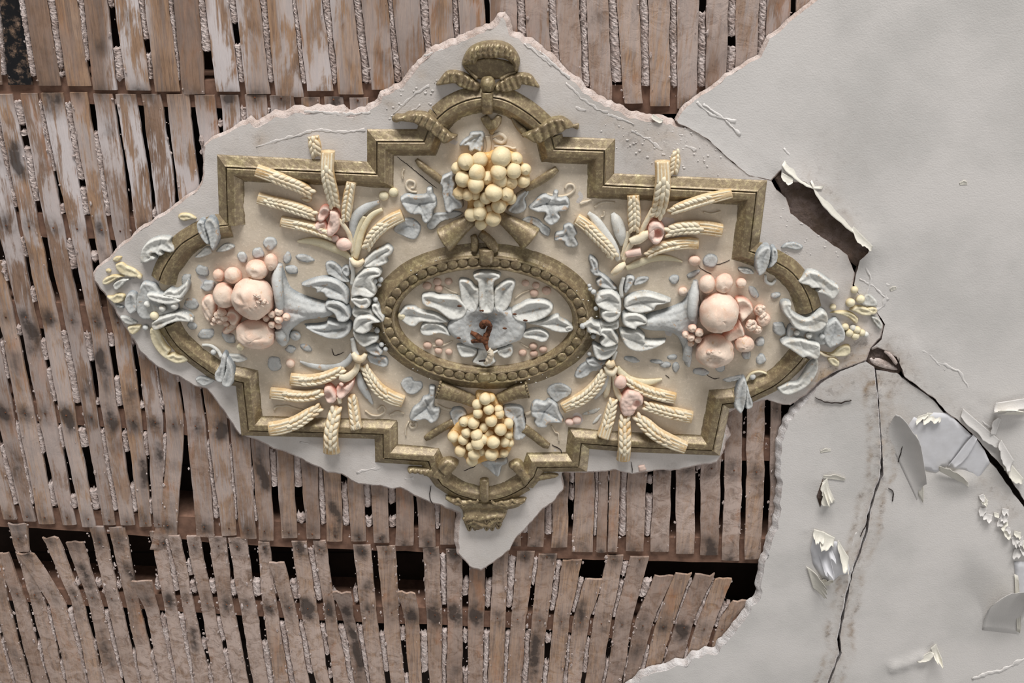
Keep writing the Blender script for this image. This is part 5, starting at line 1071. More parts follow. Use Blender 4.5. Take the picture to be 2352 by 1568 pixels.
pf(fN, 'shell_petal', [(735, 630), (820, 608), (910, 670), (935, 740), (890, 800), (800, 880), (765, 780)], 18, M_PINK, B2, base=6, R=7, hollow=fN([(820, 720)])[0] + (20, 9))
pf(fN, 'shell_petal', [(590, 1060), (740, 950), (785, 880), (830, 970), (835, 1030), (760, 1075), (660, 1105)], 14, M_PINK, B2, base=12, R=6, skirt=14, hollow=fN([(720, 1010)])[0] + (18, 6))
for i in range(26):
    a, r = random.uniform(0, 6.28), random.uniform(0, 1) ** .5; q = [((910, 915), 62, 22), ((1005, 745), 66, 14), ((1040, 830), 70, 15), ((985, 960), 50, 13)][i % 4]
    fruit(fN, NS, B2, 'rose_petal', (q[0][0] + q[1] * r * math.cos(a) * .75, q[0][1] + q[1] * r * math.sin(a) * .75), (26, 24, 24), q[2] + 6 * (1 - r), rough=.2)
for c, r, h in (((910, 915), 66, 15), ((1005, 745), 66, 9), ((1045, 850), 78, 10), ((980, 960), 54, 9)): fruit(fN, NS, B2, 'rose_heart', c, (r, r, r * .8), h, rough=.12)
fruit(fN, NS, B2, 'fig', (830, 1122), (108, 98, 90), 18, rough=.10, crater=(-.25, .35, .2, .12), cracks=1)
for c, r, h in (((246, 946), 48, 36), ((322, 996), 48, 38), ((230, 1052), 46, 34), ((172, 1020), 42, 30), ((310, 1078), 40, 34), ((230, 1117), 38, 28)): fruit(fN, NS, B2, 'berry', c, r, h, rough=.08, crater=(.1, .1, .35, .1))
for c, r, h in (((270, 188), (64, 58, 46), 6), ((140, 535), (52, 50, 44), 6)): bl(fN, NS, 'berry', c, r, h, M_PINK, seg=20, rings=14)
# flat blue-grey leaves scattered over the ground
def disc(f, s, c, rx, ry, rot=0, H=3.5, mat=None, b=.4):
    a = np.arange(10) / 10 * 2 * np.pi; r = math.radians(rot); k = 1 + .07 * RNG.normal(size=10)
    x, y = rx * k * np.cos(a), ry * k * np.sin(a)
    pf(f, 'small_leaf', [(c[0] + u * math.cos(r) - v * math.sin(r), c[1] + u * math.sin(r) + v * math.cos(r)) for u, v in zip(x, y)], H, mat or M_BLUE, base=b, R=4.5, step=3.2, rough=.8)
for c, rx, ry, rot, H in (((1040, 105), 84, 90, 0, 4), ((905, 220), 76, 76, 40, 5), ((712, 270), 60, 78, -20, 5), ((1250, 272), 52, 76, 15, 4), ((1460, 276), 112, 48, 12, 4), ((1300, 416), 84, 58, 5, 4), ((235, 425), 88, 66, 30, 4), ((40, 530), 60, 76, 30, 3), ((300, 612), 92, 72, -15, 6),
                          ((105, 822), 96, 76, 15, 3.5), ((112, 1085), 66, 50, 30, 4), ((285, 1185), 108, 66, -15, 3.5), ((545, 1225), 100, 66, 40, 5), ((1290, 1370), 66, 50, 0, 5), ((1480, 1355), 80, 46, 20, 3.5), ((1100, 1525), 88, 70, 20, 3)): disc(fD, 5.2267, c, rx, ry, rot, H)
for c, rx, ry, rot, H in (((855, 1252), 54, 56, 0, 7), ((1020, 1300), 58, 66, 10, 5), ((1228, 958), 86, 74, 10, 8), ((1010, 1108), 60, 54, -30, 9), ((935, 545), 84, 46, 55, 4), ((1180, 580), 66, 38, -10, 5), ((255, 340), 84, 36, -25, 3), ((455, 190), 88, 84, 0, 5), ((40, 400), 60, 56, 0, 4),
                          ((830, 300), 76, 38, 10, 6), ((560, 1390), 62, 60, 30, 5), ((340, 1440), 92, 46, 5, 4), ((60, 1390), 44, 60, 10, 4), ((25, 1275), 60, 34, 0, 3.5), ((-60, 1360), 74, 40, 0, 3.5), ((-150, 1330), 84, 26, 8, 5)): disc(fN, 4.9, c, rx, ry, rot, H)
disc(fI, 5.6, (400, 215), 92, 84, 0, 3); disc(fM, 5.2267, (790, 1390), 100, 40, 12, 6)
# acanthus leaves between the horns and the oval
AC = [(fE, [(350, 340), (390, 260), (470, 180), (580, 130), (640, 105), (700, 160), (680, 220), (630, 260), (640, 310), (560, 350), (480, 360), (400, 370)], 15, 4, [[(380, 340), (520, 240), (660, 160)], [(480, 330), (600, 280)]]),
      (fE, [(225, 700), (230, 580), (270, 480), (340, 400), (420, 360), (520, 360), (570, 410), (560, 460), (490, 490), (510, 550), (520, 640), (480, 695), (400, 700), (330, 680), (270, 690)], 26, 4, [[(300, 470), (420, 420), (540, 420)], [(290, 560), (390, 590), (500, 640)]]),
      (fE, [(215, 720), (260, 690), (330, 700), (420, 690), (455, 760), (420, 820), (340, 830), (270, 790)], 17, 14, []),
      (fE, [(245, 1060), (250, 980), (300, 910), (390, 890), (460, 900), (560, 960), (590, 980), (460, 1000), (450, 1070), (380, 1110), (300, 1100)], 20, 14, [[(280, 1060), (350, 980), (440, 950)]]),
      (fE, [(245, 1080), (320, 1100), (430, 1120), (530, 1130), (530, 1190), (480, 1220), (380, 1260), (310, 1220), (260, 1150)], 20, 6, [[(280, 1110), (400, 1150), (520, 1150)]]),
      (fE, [(380, 1260), (500, 1230), (580, 1290), (570, 1350), (500, 1360), (420, 1320)], 14, 5, []), (fE, [(400, 1330), (500, 1350), (620, 1370), (645, 1450), (600, 1490), (490, 1460), (420, 1420)], 8, 1, [[(420, 1370), (620, 1440)]]),
      (fE, [(455, 790), (500, 760), (545, 800), (560, 850), (610, 920), (580, 980), (500, 900), (460, 850)], 15, 14, []), (fE, [(230, 860), (300, 800), (450, 820), (500, 900), (400, 920), (280, 930)], 22, 1, []),
      (fD, [(1410, 600), (1500, 550), (1640, 510), (1780, 510), (1900, 560), (1980, 650), (2000, 760), (1980, 830), (1900, 790), (1800, 770), (1720, 740), (1680, 690), (1600, 690), (1590, 640), (1480, 620)], 22, 2, [[(1440, 600), (1700, 600), (1900, 700)], [(1700, 620), (1640, 680)]]),
      (fD, [(1710, 340), (1780, 310), (1860, 350), (1930, 430), (2010, 560), (1900, 560), (1800, 500), (1730, 460)], 9, .5, [[(1760, 360), (1960, 540)]]), (fD, [(1900, 420), (1950, 360), (2000, 380), (2010, 470), (1960, 500)], 11, 1, []),
      (fD, [(1700, 830), (1750, 780), (1860, 780), (1950, 830), (2000, 900), (2020, 980), (1960, 1040), (1860, 1030), (1810, 940), (1720, 880)], 22, 10, [[(1760, 830), (1880, 880), (1980, 960)]]),
      (fD, [(1450, 1090), (1600, 1080), (1710, 1060), (1740, 1010), (1850, 1030), (1980, 1030), (2030, 1080), (2000, 1180), (1900, 1240), (1760, 1240), (1620, 1190), (1500, 1130)], 24, 2, [[(1480, 1100), (1750, 1150), (1950, 1120)]]),
      (fM, [(690, 720), (720, 650), (820, 600), (960, 580), (1100, 610), (1270, 680), (1180, 720), (1090, 740), (1060, 790), (960, 820), (860, 830), (760, 810), (700, 770)], 24, 2, [[(720, 740), (900, 690), (1230, 680)], [(900, 700), (1040, 770)]]),
      (fM, [(680, 850), (790, 810), (900, 830), (975, 900), (970, 960), (860, 990), (860, 1030), (760, 1010), (680, 960)], 22, 10, [[(720, 900), (850, 910), (950, 930)]]),
      (fM, [(640, 1030), (760, 1030), (860, 1020), (950, 1100), (960, 1150), (1070, 1160), (1210, 1160), (1130, 1220), (1000, 1270), (860, 1290), (740, 1250), (670, 1160)], 24, 2, [[(690, 1100), (850, 1180), (1170, 1170)]]),
      (fM, [(345, 690), (380, 600), (440, 555), (550, 550), (640, 620), (670, 700), (660, 800), (600, 830), (480, 800), (380, 750)], 26, 6, [[(370, 690), (500, 660), (620, 690)], [(400, 610), (520, 640)]]),
      (fM, [(420, 880), (440, 800), (550, 780), (660, 800), (650, 870), (590, 930), (500, 945)], 17, 16, []),
      (fM, [(270, 200), (290, 140), (350, 170), (390, 230), (400, 330), (470, 380), (540, 440), (620, 540), (560, 550), (450, 540), (370, 500), (360, 440), (410, 400), (330, 380), (290, 330), (300, 290)], 14, 3, [[(310, 180), (370, 340), (560, 530)], [(370, 340), (300, 350)]]),
      (fM, [(400, 1010), (540, 990), (590, 1060), (640, 1160), (600, 1210), (480, 1240), (400, 1190), (440, 1110), (390, 1090)], 24, 8, [[(450, 1040), (520, 1120), (600, 1170)]]),
      (fM, [(310, 1220), (340, 1190), (430, 1230), (600, 1210), (620, 1260), (540, 1360), (420, 1400), (340, 1350)], 20, 5, [[(340, 1220), (450, 1300), (580, 1260)]]), (fM, [(240, 1400), (320, 1370), (430, 1410), (560, 1370), (480, 1440), (360, 1480), (270, 1460)], 13, 3, []),
      (fM, [(170, 990), (200, 950), (300, 900), (350, 940), (420, 960), (430, 1100), (340, 1080), (250, 1060), (240, 1010)], 18, 14, [[(200, 980), (330, 1000), (410, 1060)]]), (fM, [(400, 930), (520, 930), (620, 900), (640, 1000), (560, 1030), (430, 1020)], 24, 2, []),
      (fM, [(700, 470), (730, 390), (790, 380), (830, 420), (800, 500), (720, 600), (690, 560)], 13, 1, [[(760, 400), (720, 560)]]), (fM, [(810, 500), (850, 410), (960, 390), (1000, 420), (930, 480)], 6, .5, []),
      (fO, [(220, 250), (270, 130), (400, 50), (580, 90), (560, 180), (450, 190), (400, 240), (300, 280)], 8, .5, [[(260, 230), (400, 140), (560, 110)]])]
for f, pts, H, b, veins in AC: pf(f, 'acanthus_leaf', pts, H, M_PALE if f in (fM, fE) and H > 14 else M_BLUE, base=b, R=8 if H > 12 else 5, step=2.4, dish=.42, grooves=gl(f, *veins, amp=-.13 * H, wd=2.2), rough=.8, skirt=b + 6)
for f, s, c, r, h in ((fE, 4.9, (490, 515), 36, 14), (fE, 4.9, (560, 500), 32, 12), (fE, 4.9, (545, 560), 26, 11), (fE, 4.9, (500, 722), 30, 18), (fE, 4.9, (570, 1230), 30, 10), (fE, 4.9, (520, 1070), 34, 12), (fE, 4.9, (615, 1280), 28, 9), (fM, 5.2267, (330, 575), 32, 14), (fM, 5.2267, (290, 540), 28, 12), (fM, 5.2267, (360, 775), 28, 16), (fM, 5.2267, (280, 500), 24, 12), (fM, 5.2267, (330, 1110), 32, 14), (fM, 5.2267, (200, 985), 36, 24), (fM, 5.2267, (280, 1320), 28, 9)): bl(f, s, 'berry', c, r, h, M_BLUE, seg=14, rings=9)
for f, s, pts in ((fE, 4.9, [(225, 250, 22, 12, 5), (230, 330, 24, 12, 5), (250, 420, 26, 10, 5), (240, 560, 26, 8, 5)]), (fM, 5.2267, [(690, 400, 22, 10, 5), (660, 520, 26, 10, 5), (670, 640, 24, 8, 5)]), (fE, 4.9, [(240, 1160, 26, 8, 5), (265, 1290, 30, 10, 5), (300, 1350, 34, 14, 6)]), (fM, 5.2267, [(600, 1290, 24, 8, 5), (560, 1400, 24, 10, 5), (520, 1450, 30, 14, 6)])): tb(f, s, 'leaf_stalk', pts, M_PALE)

# rosette in the oval
RS = pf(fF, 'rosette', [(720, 920), (790, 830), (860, 740), (960, 695), (1080, 690), (1200, 682), (1330, 690), (1450, 735), (1530, 800), (1605, 900), (1600, 1000), (1555, 1085), (1450, 1125), (1350, 1165), (1180, 1200), (1050, 1180), (920, 1145), (820, 1080), (740, 1010)], 17, M_BLUE, base=.5, R=14, hollow=fF([(1165, 930)])[0] + (50, 13), rough=1.1, label='blue-grey rosette with leaf petals')
for pts, H, veins in (([(1010, 340), (1080, 305), (1190, 300), (1310, 330), (1320, 380), (1250, 440), (1260, 640), (1230, 770), (1100, 770), (1070, 640), (1060, 440), (1020, 390)], 17, [[(1160, 400), (1165, 690)]]), ([(845, 450), (860, 395), (920, 390), (990, 420), (1040, 480), (1085, 500), (1090, 640), (1050, 760), (960, 760), (880, 660), (860, 540)], 14, [[(890, 430), (1000, 600), (1060, 700)]]),
                      ([(1250, 510), (1300, 460), (1400, 400), (1470, 410), (1490, 460), (1460, 560), (1440, 660), (1370, 760), (1270, 760), (1240, 640)], 14, [[(1450, 430), (1350, 560), (1290, 690)]]), ([(430, 650), (440, 570), (540, 550), (640, 575), (760, 580), (860, 600), (960, 720), (900, 830), (760, 850), (600, 740), (480, 700)], 16, [[(470, 600), (650, 680), (800, 760)]]),
                      ([(1540, 680), (1640, 630), (1820, 630), (1910, 690), (1900, 760), (1800, 840), (1640, 885), (1480, 850), (1440, 740)], 16, [[(1880, 690), (1700, 750), (1570, 770)]]), ([(165, 800), (200, 750), (250, 700), (350, 700), (420, 740), (600, 780), (740, 880), (560, 890), (430, 880), (360, 930), (280, 920), (190, 850)], 12, [[(200, 800), (420, 820), (700, 870)]]),
                      ([(1600, 890), (1800, 850), (1960, 790), (2000, 830), (2080, 870), (2140, 930), (2110, 990), (2000, 1000), (1900, 980), (1860, 960), (1740, 920)], 12, [[(2100, 930), (1900, 900), (1640, 890)]]), ([(410, 980), (440, 900), (520, 870), (640, 890), (720, 950), (760, 1040), (640, 1010), (540, 1035), (450, 1030)], 10, [[(440, 960), (700, 980)]]),
                      ([(1560, 1000), (1680, 950), (1800, 960), (1870, 1020), (1850, 1090), (1780, 1110), (1690, 1080), (1580, 1060)], 10, [[(1840, 1040), (1620, 1010)]]), ([(830, 1130), (960, 1140), (1060, 1190), (1040, 1260), (960, 1280), (880, 1275), (840, 1220)], 10, []), ([(1280, 1190), (1380, 1150), (1450, 1140), (1465, 1230), (1420, 1280), (1360, 1290), (1290, 1250)], 10, []),
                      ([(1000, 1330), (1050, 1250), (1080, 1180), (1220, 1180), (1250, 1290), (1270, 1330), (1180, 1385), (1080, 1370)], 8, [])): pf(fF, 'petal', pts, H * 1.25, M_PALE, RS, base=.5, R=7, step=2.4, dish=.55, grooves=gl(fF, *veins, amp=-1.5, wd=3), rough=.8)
for c, r in (((495, 470), 48), ((610, 425), 46), ((735, 422), 42), ((625, 500), 46), ((1600, 440), 40), ((1720, 465), 40), ((1700, 552), 46), ((1840, 525), 50), ((500, 1142), 48), ((630, 1106), 46), ((622, 1202), 44), ((740, 1215), 40), ((1570, 1225), 46), ((1690, 1150), 46), ((1800, 1186), 46), ((1697, 1236), 46)): bl(fF, 4.9, 'berry', c, (r, r * .95, r * .7), 3, M_BERRY, RS, seg=16, rings=11)
for pts in ([(780, 1090), (680, 1140), (560, 1150)], [(1540, 1110), (1600, 1150), (1640, 1170)], [(1480, 620), (1560, 560), (1650, 520)], [(840, 560), (760, 530), (680, 480)]): tb(fF, 4.9, 'stem', [(x, y, 9, 1.6, 1.6) for x, y in pts], M_BEIGE, RS, n=8)
bl(fF, 4.9, 'petal_tip', (208, 812), (44, 50, 36), 8, M_YEL, RS, seg=14, rings=9, crater=(0, .2, .4, .15)); bl(fF, 4.9, 'petal_tip', (2095, 945), (48, 40, 36), 8, M_PALE, RS, seg=14, rings=9, crater=(0, .2, .5, .3))
for c in ((1110, 750), (1480, 790), (1370, 950), (850, 1060), (1600, 860), (860, 700)): bl(fF, 4.9, 'rust_scab', c, (26, 12, 6), 19, M_RUST, RS, seg=10, rings=6, rough=.3)
# blocks on the oval rim, top and bottom
tb(fF, 4.9, 'rim_clasp', [(1165, 60, 85, 17, 12), (1165, 130, 85, 21, 12), (1165, 215, 78, 20, 10)], M_GOLD, oval, rough=1.5, n=16)
tb(fB, 5.2267, 'rim_clasp', [(1060, 1240, 50, 10, 8), (1150, 1300, 60, 16, 9), (1220, 1380, 60, 18, 9), (1250, 1450, 40, 16, 7)], M_GOLD, oval, rough=1.8)
tb(fB, 5.2267, 'rim_clasp', [(980, 1260, 40, 10, 8), (1000, 1350, 46, 12, 8), (990, 1440, 40, 14, 8)], M_GOLD, oval, rough=1.8)
tb(fF, 4.9, 'rim_clasp', [(1140, 1440, 60, 19, 10), (1140, 1510, 74, 21, 11), (1150, 1570, 60, 12, 9)], M_GOLD, oval, rough=1.6)
for i in range(60):
    an = random.uniform(0, 6.28); q = ell(232 + random.uniform(-4, 30), 136 + random.uniform(-4, 26), 360, (1114, 736))[int(an / 6.2832 * 359)]
    if random.random() < .55: ball('plaster_speck', (q[0], q[1]), 18 + random.uniform(-4, 3), (random.uniform(.8, 2.2), random.uniform(.8, 1.8), 1.2), M_PALE, oval, seg=7, rings=5, rough=.3)

# foliage at the two tips and leaf pairs over the frame
TP = [(fG, 'leaf', [(1640, 290), (1680, 240), (1740, 250), (1770, 320), (1805, 450), (1840, 600), (1770, 580), (1690, 470), (1650, 380)], 10, 18, M_BLUE), (fG, 'leaf', [(1760, 300), (1800, 210), (1860, 200), (1930, 260), (1970, 350), (1980, 480), (1940, 620), (1890, 700), (1850, 640), (1815, 480)], 13, 18, M_BLUE),
      (fG, 'leaf', [(1610, 790), (1700, 700), (1780, 630), (1860, 640), (1880, 720), (1800, 770), (1700, 800)], 7, .5, M_PALE), (fG, 'leaf', [(1930, 700), (2050, 590), (2150, 580), (2220, 630), (2140, 690), (2000, 720)], 7, .5, M_PALE), (fG, 'leaf', [(1360, 190), (1400, 135), (1500, 130), (1580, 160), (1640, 215), (1540, 230), (1440, 250)], 6, .5, M_YEL),
      (fG, 'wing_leaf', [(800, 880), (800, 760), (820, 660), (900, 560), (1010, 500), (1130, 475), (1255, 490), (1260, 560), (1320, 630), (1335, 690), (1270, 720), (1180, 705), (1120, 685), (1160, 740), (1100, 770), (1020, 730), (965, 735), (1030, 770), (1040, 820), (960, 840), (900, 870), (830, 875)], 17, 2, M_PALE),
      (fG, 'leaf', [(420, 930), (450, 880), (530, 870), (600, 920), (700, 960), (820, 1060), (790, 1095), (650, 1090), (500, 1040)], 7, .5, M_YEL), (fG, 'tongue', [(220, 1170), (260, 1110), (360, 1060), (480, 1055), (560, 1085), (460, 1110), (380, 1160), (280, 1210)], 8, .5, M_YEL), (fG, 'tongue', [(380, 1210), (430, 1150), (520, 1110), (700, 1110), (600, 1150), (520, 1230), (450, 1290), (400, 1260)], 8, .5, M_PALE),
      (fG, 'leaf', [(380, 830), (430, 780), (520, 780), (490, 830), (430, 860)], 4, .5, M_YEL), (fG, 'leaf', [(270, 990), (320, 960), (360, 1000), (310, 1030)], 5, .5, M_YEL),
      (fH, 'scroll_leaf', [(760, 100), (860, 80), (1000, 110), (1150, 130), (1280, 180), (1250, 230), (1080, 260), (920, 230), (800, 180)], 12, 16, M_PALE), (fH, 'scroll_leaf', [(1000, 110), (1100, 20), (1200, 40), (1330, -60), (1370, -100), (1400, 0), (1340, 110), (1270, 170), (1120, 150)], 16, 10, M_PALE),
      (fH, 'scroll_leaf', [(830, 560), (860, 500), (960, 440), (1100, 400), (1250, 370), (1380, 420), (1440, 490), (1400, 520), (1250, 510), (1100, 550), (1000, 610), (880, 640)], 16, 13, M_PALE), (fH, 'calyx', [(620, 120), (700, -80), (880, -60), (1000, 80), (1200, 200), (1230, 340), (1000, 420), (820, 480), (680, 460), (600, 320)], 14, 1, M_BLUE),
      (fH, 'leaf', [(430, 250), (450, 120), (520, 70), (600, 100), (640, 220), (630, 330), (560, 395), (490, 380)], 16, 3, M_BLUE), (fH, 'leaf', [(160, 140), (250, 130), (320, 90), (430, 110), (430, 180), (380, 230), (280, 240)], 8, .5, M_YEL), (fH, 'leaf', [(360, 440), (450, 430), (560, 480), (630, 530), (540, 560), (430, 540)], 6, .5, M_PALE),
      (fH, 'leaf', [(470, 600), (560, 570), (680, 570), (640, 650), (560, 710), (500, 680)], 8, .5, M_YEL), (fH, 'leaf', [(290, 250), (400, 270), (420, 310), (330, 310)], 6, .5, M_BLUE),
      (fH, 'shell_leaf', [(810, 620), (900, 600), (950, 660), (990, 760), (1050, 860), (1120, 940), (1090, 1000), (1180, 980), (1230, 1010), (1330, 1010), (1400, 1080), (1320, 1130), (1200, 1140), (1070, 1080), (960, 1000), (870, 880), (820, 760)], 12, .5, M_YEL),
      (fH, 'leaf', [(1780, 1290), (1850, 1180), (1880, 1040), (1920, 990), (1970, 1060), (1945, 1250), (1930, 1400), (1850, 1430), (1790, 1380)], 13, 14, M_BLUE), (fH, 'leaf', [(1940, 1250), (1960, 1060), (2040, 1150), (2080, 1330), (2040, 1470), (1940, 1500), (1880, 1420)], 13, 14, M_BLUE), (fH, 'leaf', [(1930, 1000), (2050, 1000), (2180, 1010), (2270, 1070), (2230, 1110), (2130, 1130), (2010, 1090)], 7, .5, M_PALE),
      (fH, 'leaf', [(1490, 1390), (1560, 1330), (1700, 1350), (1790, 1390), (1700, 1460), (1600, 1480)], 6, .5, M_BLUE),
      (fQ, 'leaf', [(275, 220), (290, 160), (340, 110), (390, 95), (415, 120), (405, 220), (370, 310), (320, 350), (290, 320)], 13, 17, M_BLUE), (fQ, 'leaf', [(408, 230), (420, 130), (450, 110), (475, 150), (465, 230), (400, 290), (390, 280)], 12, 17, M_BLUE), (fQ, 'leaf', [(130, 290), (170, 275), (240, 290), (270, 330), (220, 338), (160, 328)], 8, .5, M_PALE),
      (fQ, 'wing_leaf', [(635, 390), (680, 350), (730, 305), (800, 310), (870, 350), (940, 400), (990, 430), (1000, 480), (940, 550), (870, 510), (800, 485), (830, 455), (760, 455), (730, 430), (680, 420)], 16, 4, M_PALE), (fQ, 'scroll_leaf', [(500, 600), (530, 570), (590, 580), (590, 640), (640, 690), (720, 710), (790, 680), (850, 645), (900, 680), (900, 750), (830, 820), (740, 830), (620, 800), (560, 720), (510, 660)], 16, 12, M_PALE),
      (fQ, 'scroll_leaf', [(500, 930), (550, 890), (650, 880), (740, 900), (830, 930), (840, 980), (830, 1040), (790, 1065), (730, 1040), (680, 1050), (620, 1010), (560, 970)], 16, 13, M_PALE), (fQ, 'calyx', [(560, 780), (640, 760), (800, 780), (900, 740), (920, 860), (860, 940), (700, 920), (560, 900)], 13, 1, M_BLUE), (fQ, 'leaf', [(850, 860), (880, 770), (960, 710), (1000, 740), (1050, 820), (1040, 900), (960, 950), (900, 960)], 15, 2, M_BLUE),
      (fQ, 'tongue', [(1090, 640), (1150, 605), (1230, 620), (1290, 650), (1270, 690), (1200, 690), (1130, 660)], 9, .5, M_YEL), (fQ, 'tongue', [(1240, 625), (1310, 620), (1328, 660), (1280, 685)], 7, .5, M_YEL), (fQ, 'tongue', [(1275, 690), (1340, 715), (1372, 770), (1352, 812), (1290, 745)], 7, .5, M_PALE), (fQ, 'tongue', [(920, 668), (1000, 650), (1100, 660), (1165, 720), (1140, 760), (1080, 710), (1000, 680)], 8, .5, M_YEL),
      (fQ, 'tongue', [(850, 1000), (930, 1010), (1000, 960), (1080, 940), (1100, 1000), (1050, 1040), (950, 1040)], 8, .5, M_YEL), (fQ, 'tongue', [(900, 1060), (940, 1040), (1000, 1080), (990, 1130), (930, 1110)], 7, .5, M_YEL), (fQ, 'leaf', [(500, 110), (540, 70), (620, 60), (690, 100), (640, 130), (560, 115)], 4, .5, M_BLUE), (fQ, 'leaf', [(1180, 580), (1240, 500), (1320, 560), (1320, 610), (1240, 610)], 4, .3, M_PALE),
      (fQ, 'shell_leaf', [(460, 1300), (500, 1280), (560, 1260), (640, 1250), (690, 1180), (740, 1100), (800, 1060), (825, 1090), (810, 1180), (750, 1270), (670, 1330), (560, 1370), (490, 1350)], 13, .5, M_PALE), (fQ, 'leaf', [(95, 1440), (110, 1340), (150, 1250), (190, 1225), (212, 1300), (195, 1450), (160, 1530), (110, 1490)], 13, 12, M_BLUE),
      (fQ, 'leaf', [(195, 1370), (215, 1300), (250, 1400), (262, 1460), (230, 1492), (193, 1480)], 11, 11, M_BLUE), (fQ, 'leaf', [(0, 1240), (80, 1215), (170, 1200), (190, 1220), (120, 1250), (40, 1262)], 7, .5, M_BLUE)]
TIPL = {}
for f, nm, pts, H, b, mat in TP:
    P_ = np.array(f(pts)); c = P_.mean(0); i0 = np.argmin(P_[:, 1]); i1 = np.argmax(np.hypot(*(P_ - P_[i0]).T)); rid = [tuple(P_[i0]), tuple(c), tuple(P_[i1])]
    puff(nm, f(pts), H, mat, medal, base=b, R=6 if H > 8 else 4.5, step=2.5, dish=.35, grooves=[(np.array(rid), -.10 * H, 2.0)], rough=.9, skirt=b + 7)
for f, s, c, r, h, mat in ((fH, 6.5333, (770, 250), 48, 17, M_PALE), (fH, 6.5333, (1000, 310), 52, 18, M_PALE), (fH, 6.5333, (1178, 272), 58, 18, M_PALE), (fH, 6.5333, (880, 425), 66, 18, M_YEL), (fH, 6.5333, (750, 600), 46, 4, M_BLUE), (fH, 6.5333, (1770, 970), 48, 8, M_BLUE), (fH, 6.5333, (1430, 480), 40, 16, M_PALE),
                           (fQ, 3.7325, (635, 836), 24, 16, M_PALE), (fQ, 3.7325, (740, 858), 27, 17, M_PALE), (fQ, 3.7325, (850, 868), 25, 15, M_BLUE), (fQ, 3.7325, (800, 950), 26, 20, M_PALE), (fQ, 3.7325, (945, 615), 26, 5, M_YEL), (fQ, 3.7325, (1095, 577), 38, 5, M_YEL), (fQ, 3.7325, (1180, 548), 36, 4, M_YEL), (fQ, 3.7325, (1130, 468), 30, 4, M_YEL),
                           (fQ, 3.7325, (1085, 835), 36, 7, M_YEL), (fQ, 3.7325, (1135, 862), 36, 8, M_YEL), (fQ, 3.7325, (1150, 810), 32, 8, M_YEL), (fQ, 3.7325, (1192, 835), 30, 6, M_YEL), (fQ, 3.7325, (1115, 795), 28, 6, M_PALE), (fQ, 3.7325, (1225, 850), 26, 5, M_PALE), (fQ, 3.7325, (255, 1212), 28, 5, M_BLUE), (fQ, 3.7325, (1050, 785), 30, 6, M_YEL), (fG, 6.5333, (790, 1080), 34, 5, M_YEL)): bl(f, s, 'berry', c, r, h, mat, seg=16, rings=10)
for f, s, pts, mat in ((fQ, 3.7325, [(365, 340, 10, 4, 3), (370, 395, 16, 5, 4), (420, 418, 14, 5, 4), (455, 380, 10, 4, 3)], M_PALE), (fQ, 3.7325, [(195, 1250, 12, 6, 4), (240, 1190, 11, 5, 3), (310, 1168, 9, 5, 3), (375, 1185, 8, 5, 3)], M_YEL), (fH, 6.5333, [(1590, 870, 20, 4, 3), (1720, 880, 24, 5, 3), (1830, 940, 26, 8, 4), (1900, 1020, 30, 14, 5)], M_PALE), (fQ, 3.7325, [(830, 1000, 12, 6, 4), (880, 1030, 12, 4, 3), (960, 1040, 8, 2, 2)], M_WHEAT)): tb(f, s, 'stalk', pts, mat)

# rusty hook in the middle, fixed to the timber above
hx, hy = xy(*fF([(1160, 940)])[0], 10)
hook = empty('ceiling_hook', (float(hx), float(hy), ZC - 8 * UN)); hook['label'] = 'rusty iron chandelier hook in the middle of the blue-grey rosette'; hook['category'] = 'hook'
tb(fF, 4.9, 'eye', [(1150, 960, 26, 14, 6), (1110, 930, 28, 24, 6), (1120, 885, 28, 30, 6), (1170, 870, 28, 33, 6), (1205, 910, 28, 31, 6), (1190, 970, 30, 26, 7), (1165, 1040, 32, 24, 7)], M_RUST, hook, n=12, step=2.5, rough=1.5)
tb(fF, 4.9, 'shank', [(1165, 1020, 34, 24, 7), (1150, 1085, 36, 24, 7), (1160, 1140, 22, 26, 5), (1180, 1195, 18, 28, 4)], M_RUST, hook, n=12, step=2.5, rough=1.2)
tb(fF, 4.9, 'cross_arm', [(985, 1005, 18, 14, 4), (1060, 1035, 30, 20, 5), (1130, 1080, 30, 23, 6)], M_RUST, hook, step=2.5, rough=1); tb(fF, 4.9, 'cross_arm', [(990, 1108, 20, 14, 4), (1070, 1085, 24, 20, 4), (1140, 1075, 26, 23, 5)], M_RUST, hook, step=2.5, rough=1)
tb(fF, 4.9, 'frayed_wire', [(1180, 1190, 26, 28, 5), (1215, 1230, 34, 29, 6), (1200, 1290, 36, 27, 6), (1160, 1340, 26, 24, 5), (1145, 1365, 14, 22, 3)], M_BEIGE, hook, n=12, step=2.2, rough=4)
tb(fF, 4.9, 'frayed_wire', [(1075, 1325, 8, 22, 2), (1140, 1310, 12, 25, 2), (1190, 1300, 12, 26, 2)], M_DARK, hook); tb(fF, 4.9, 'frayed_wire', [(1230, 1230, 14, 28, 3), (1290, 1200, 8, 27, 2)], M_PALE, hook)

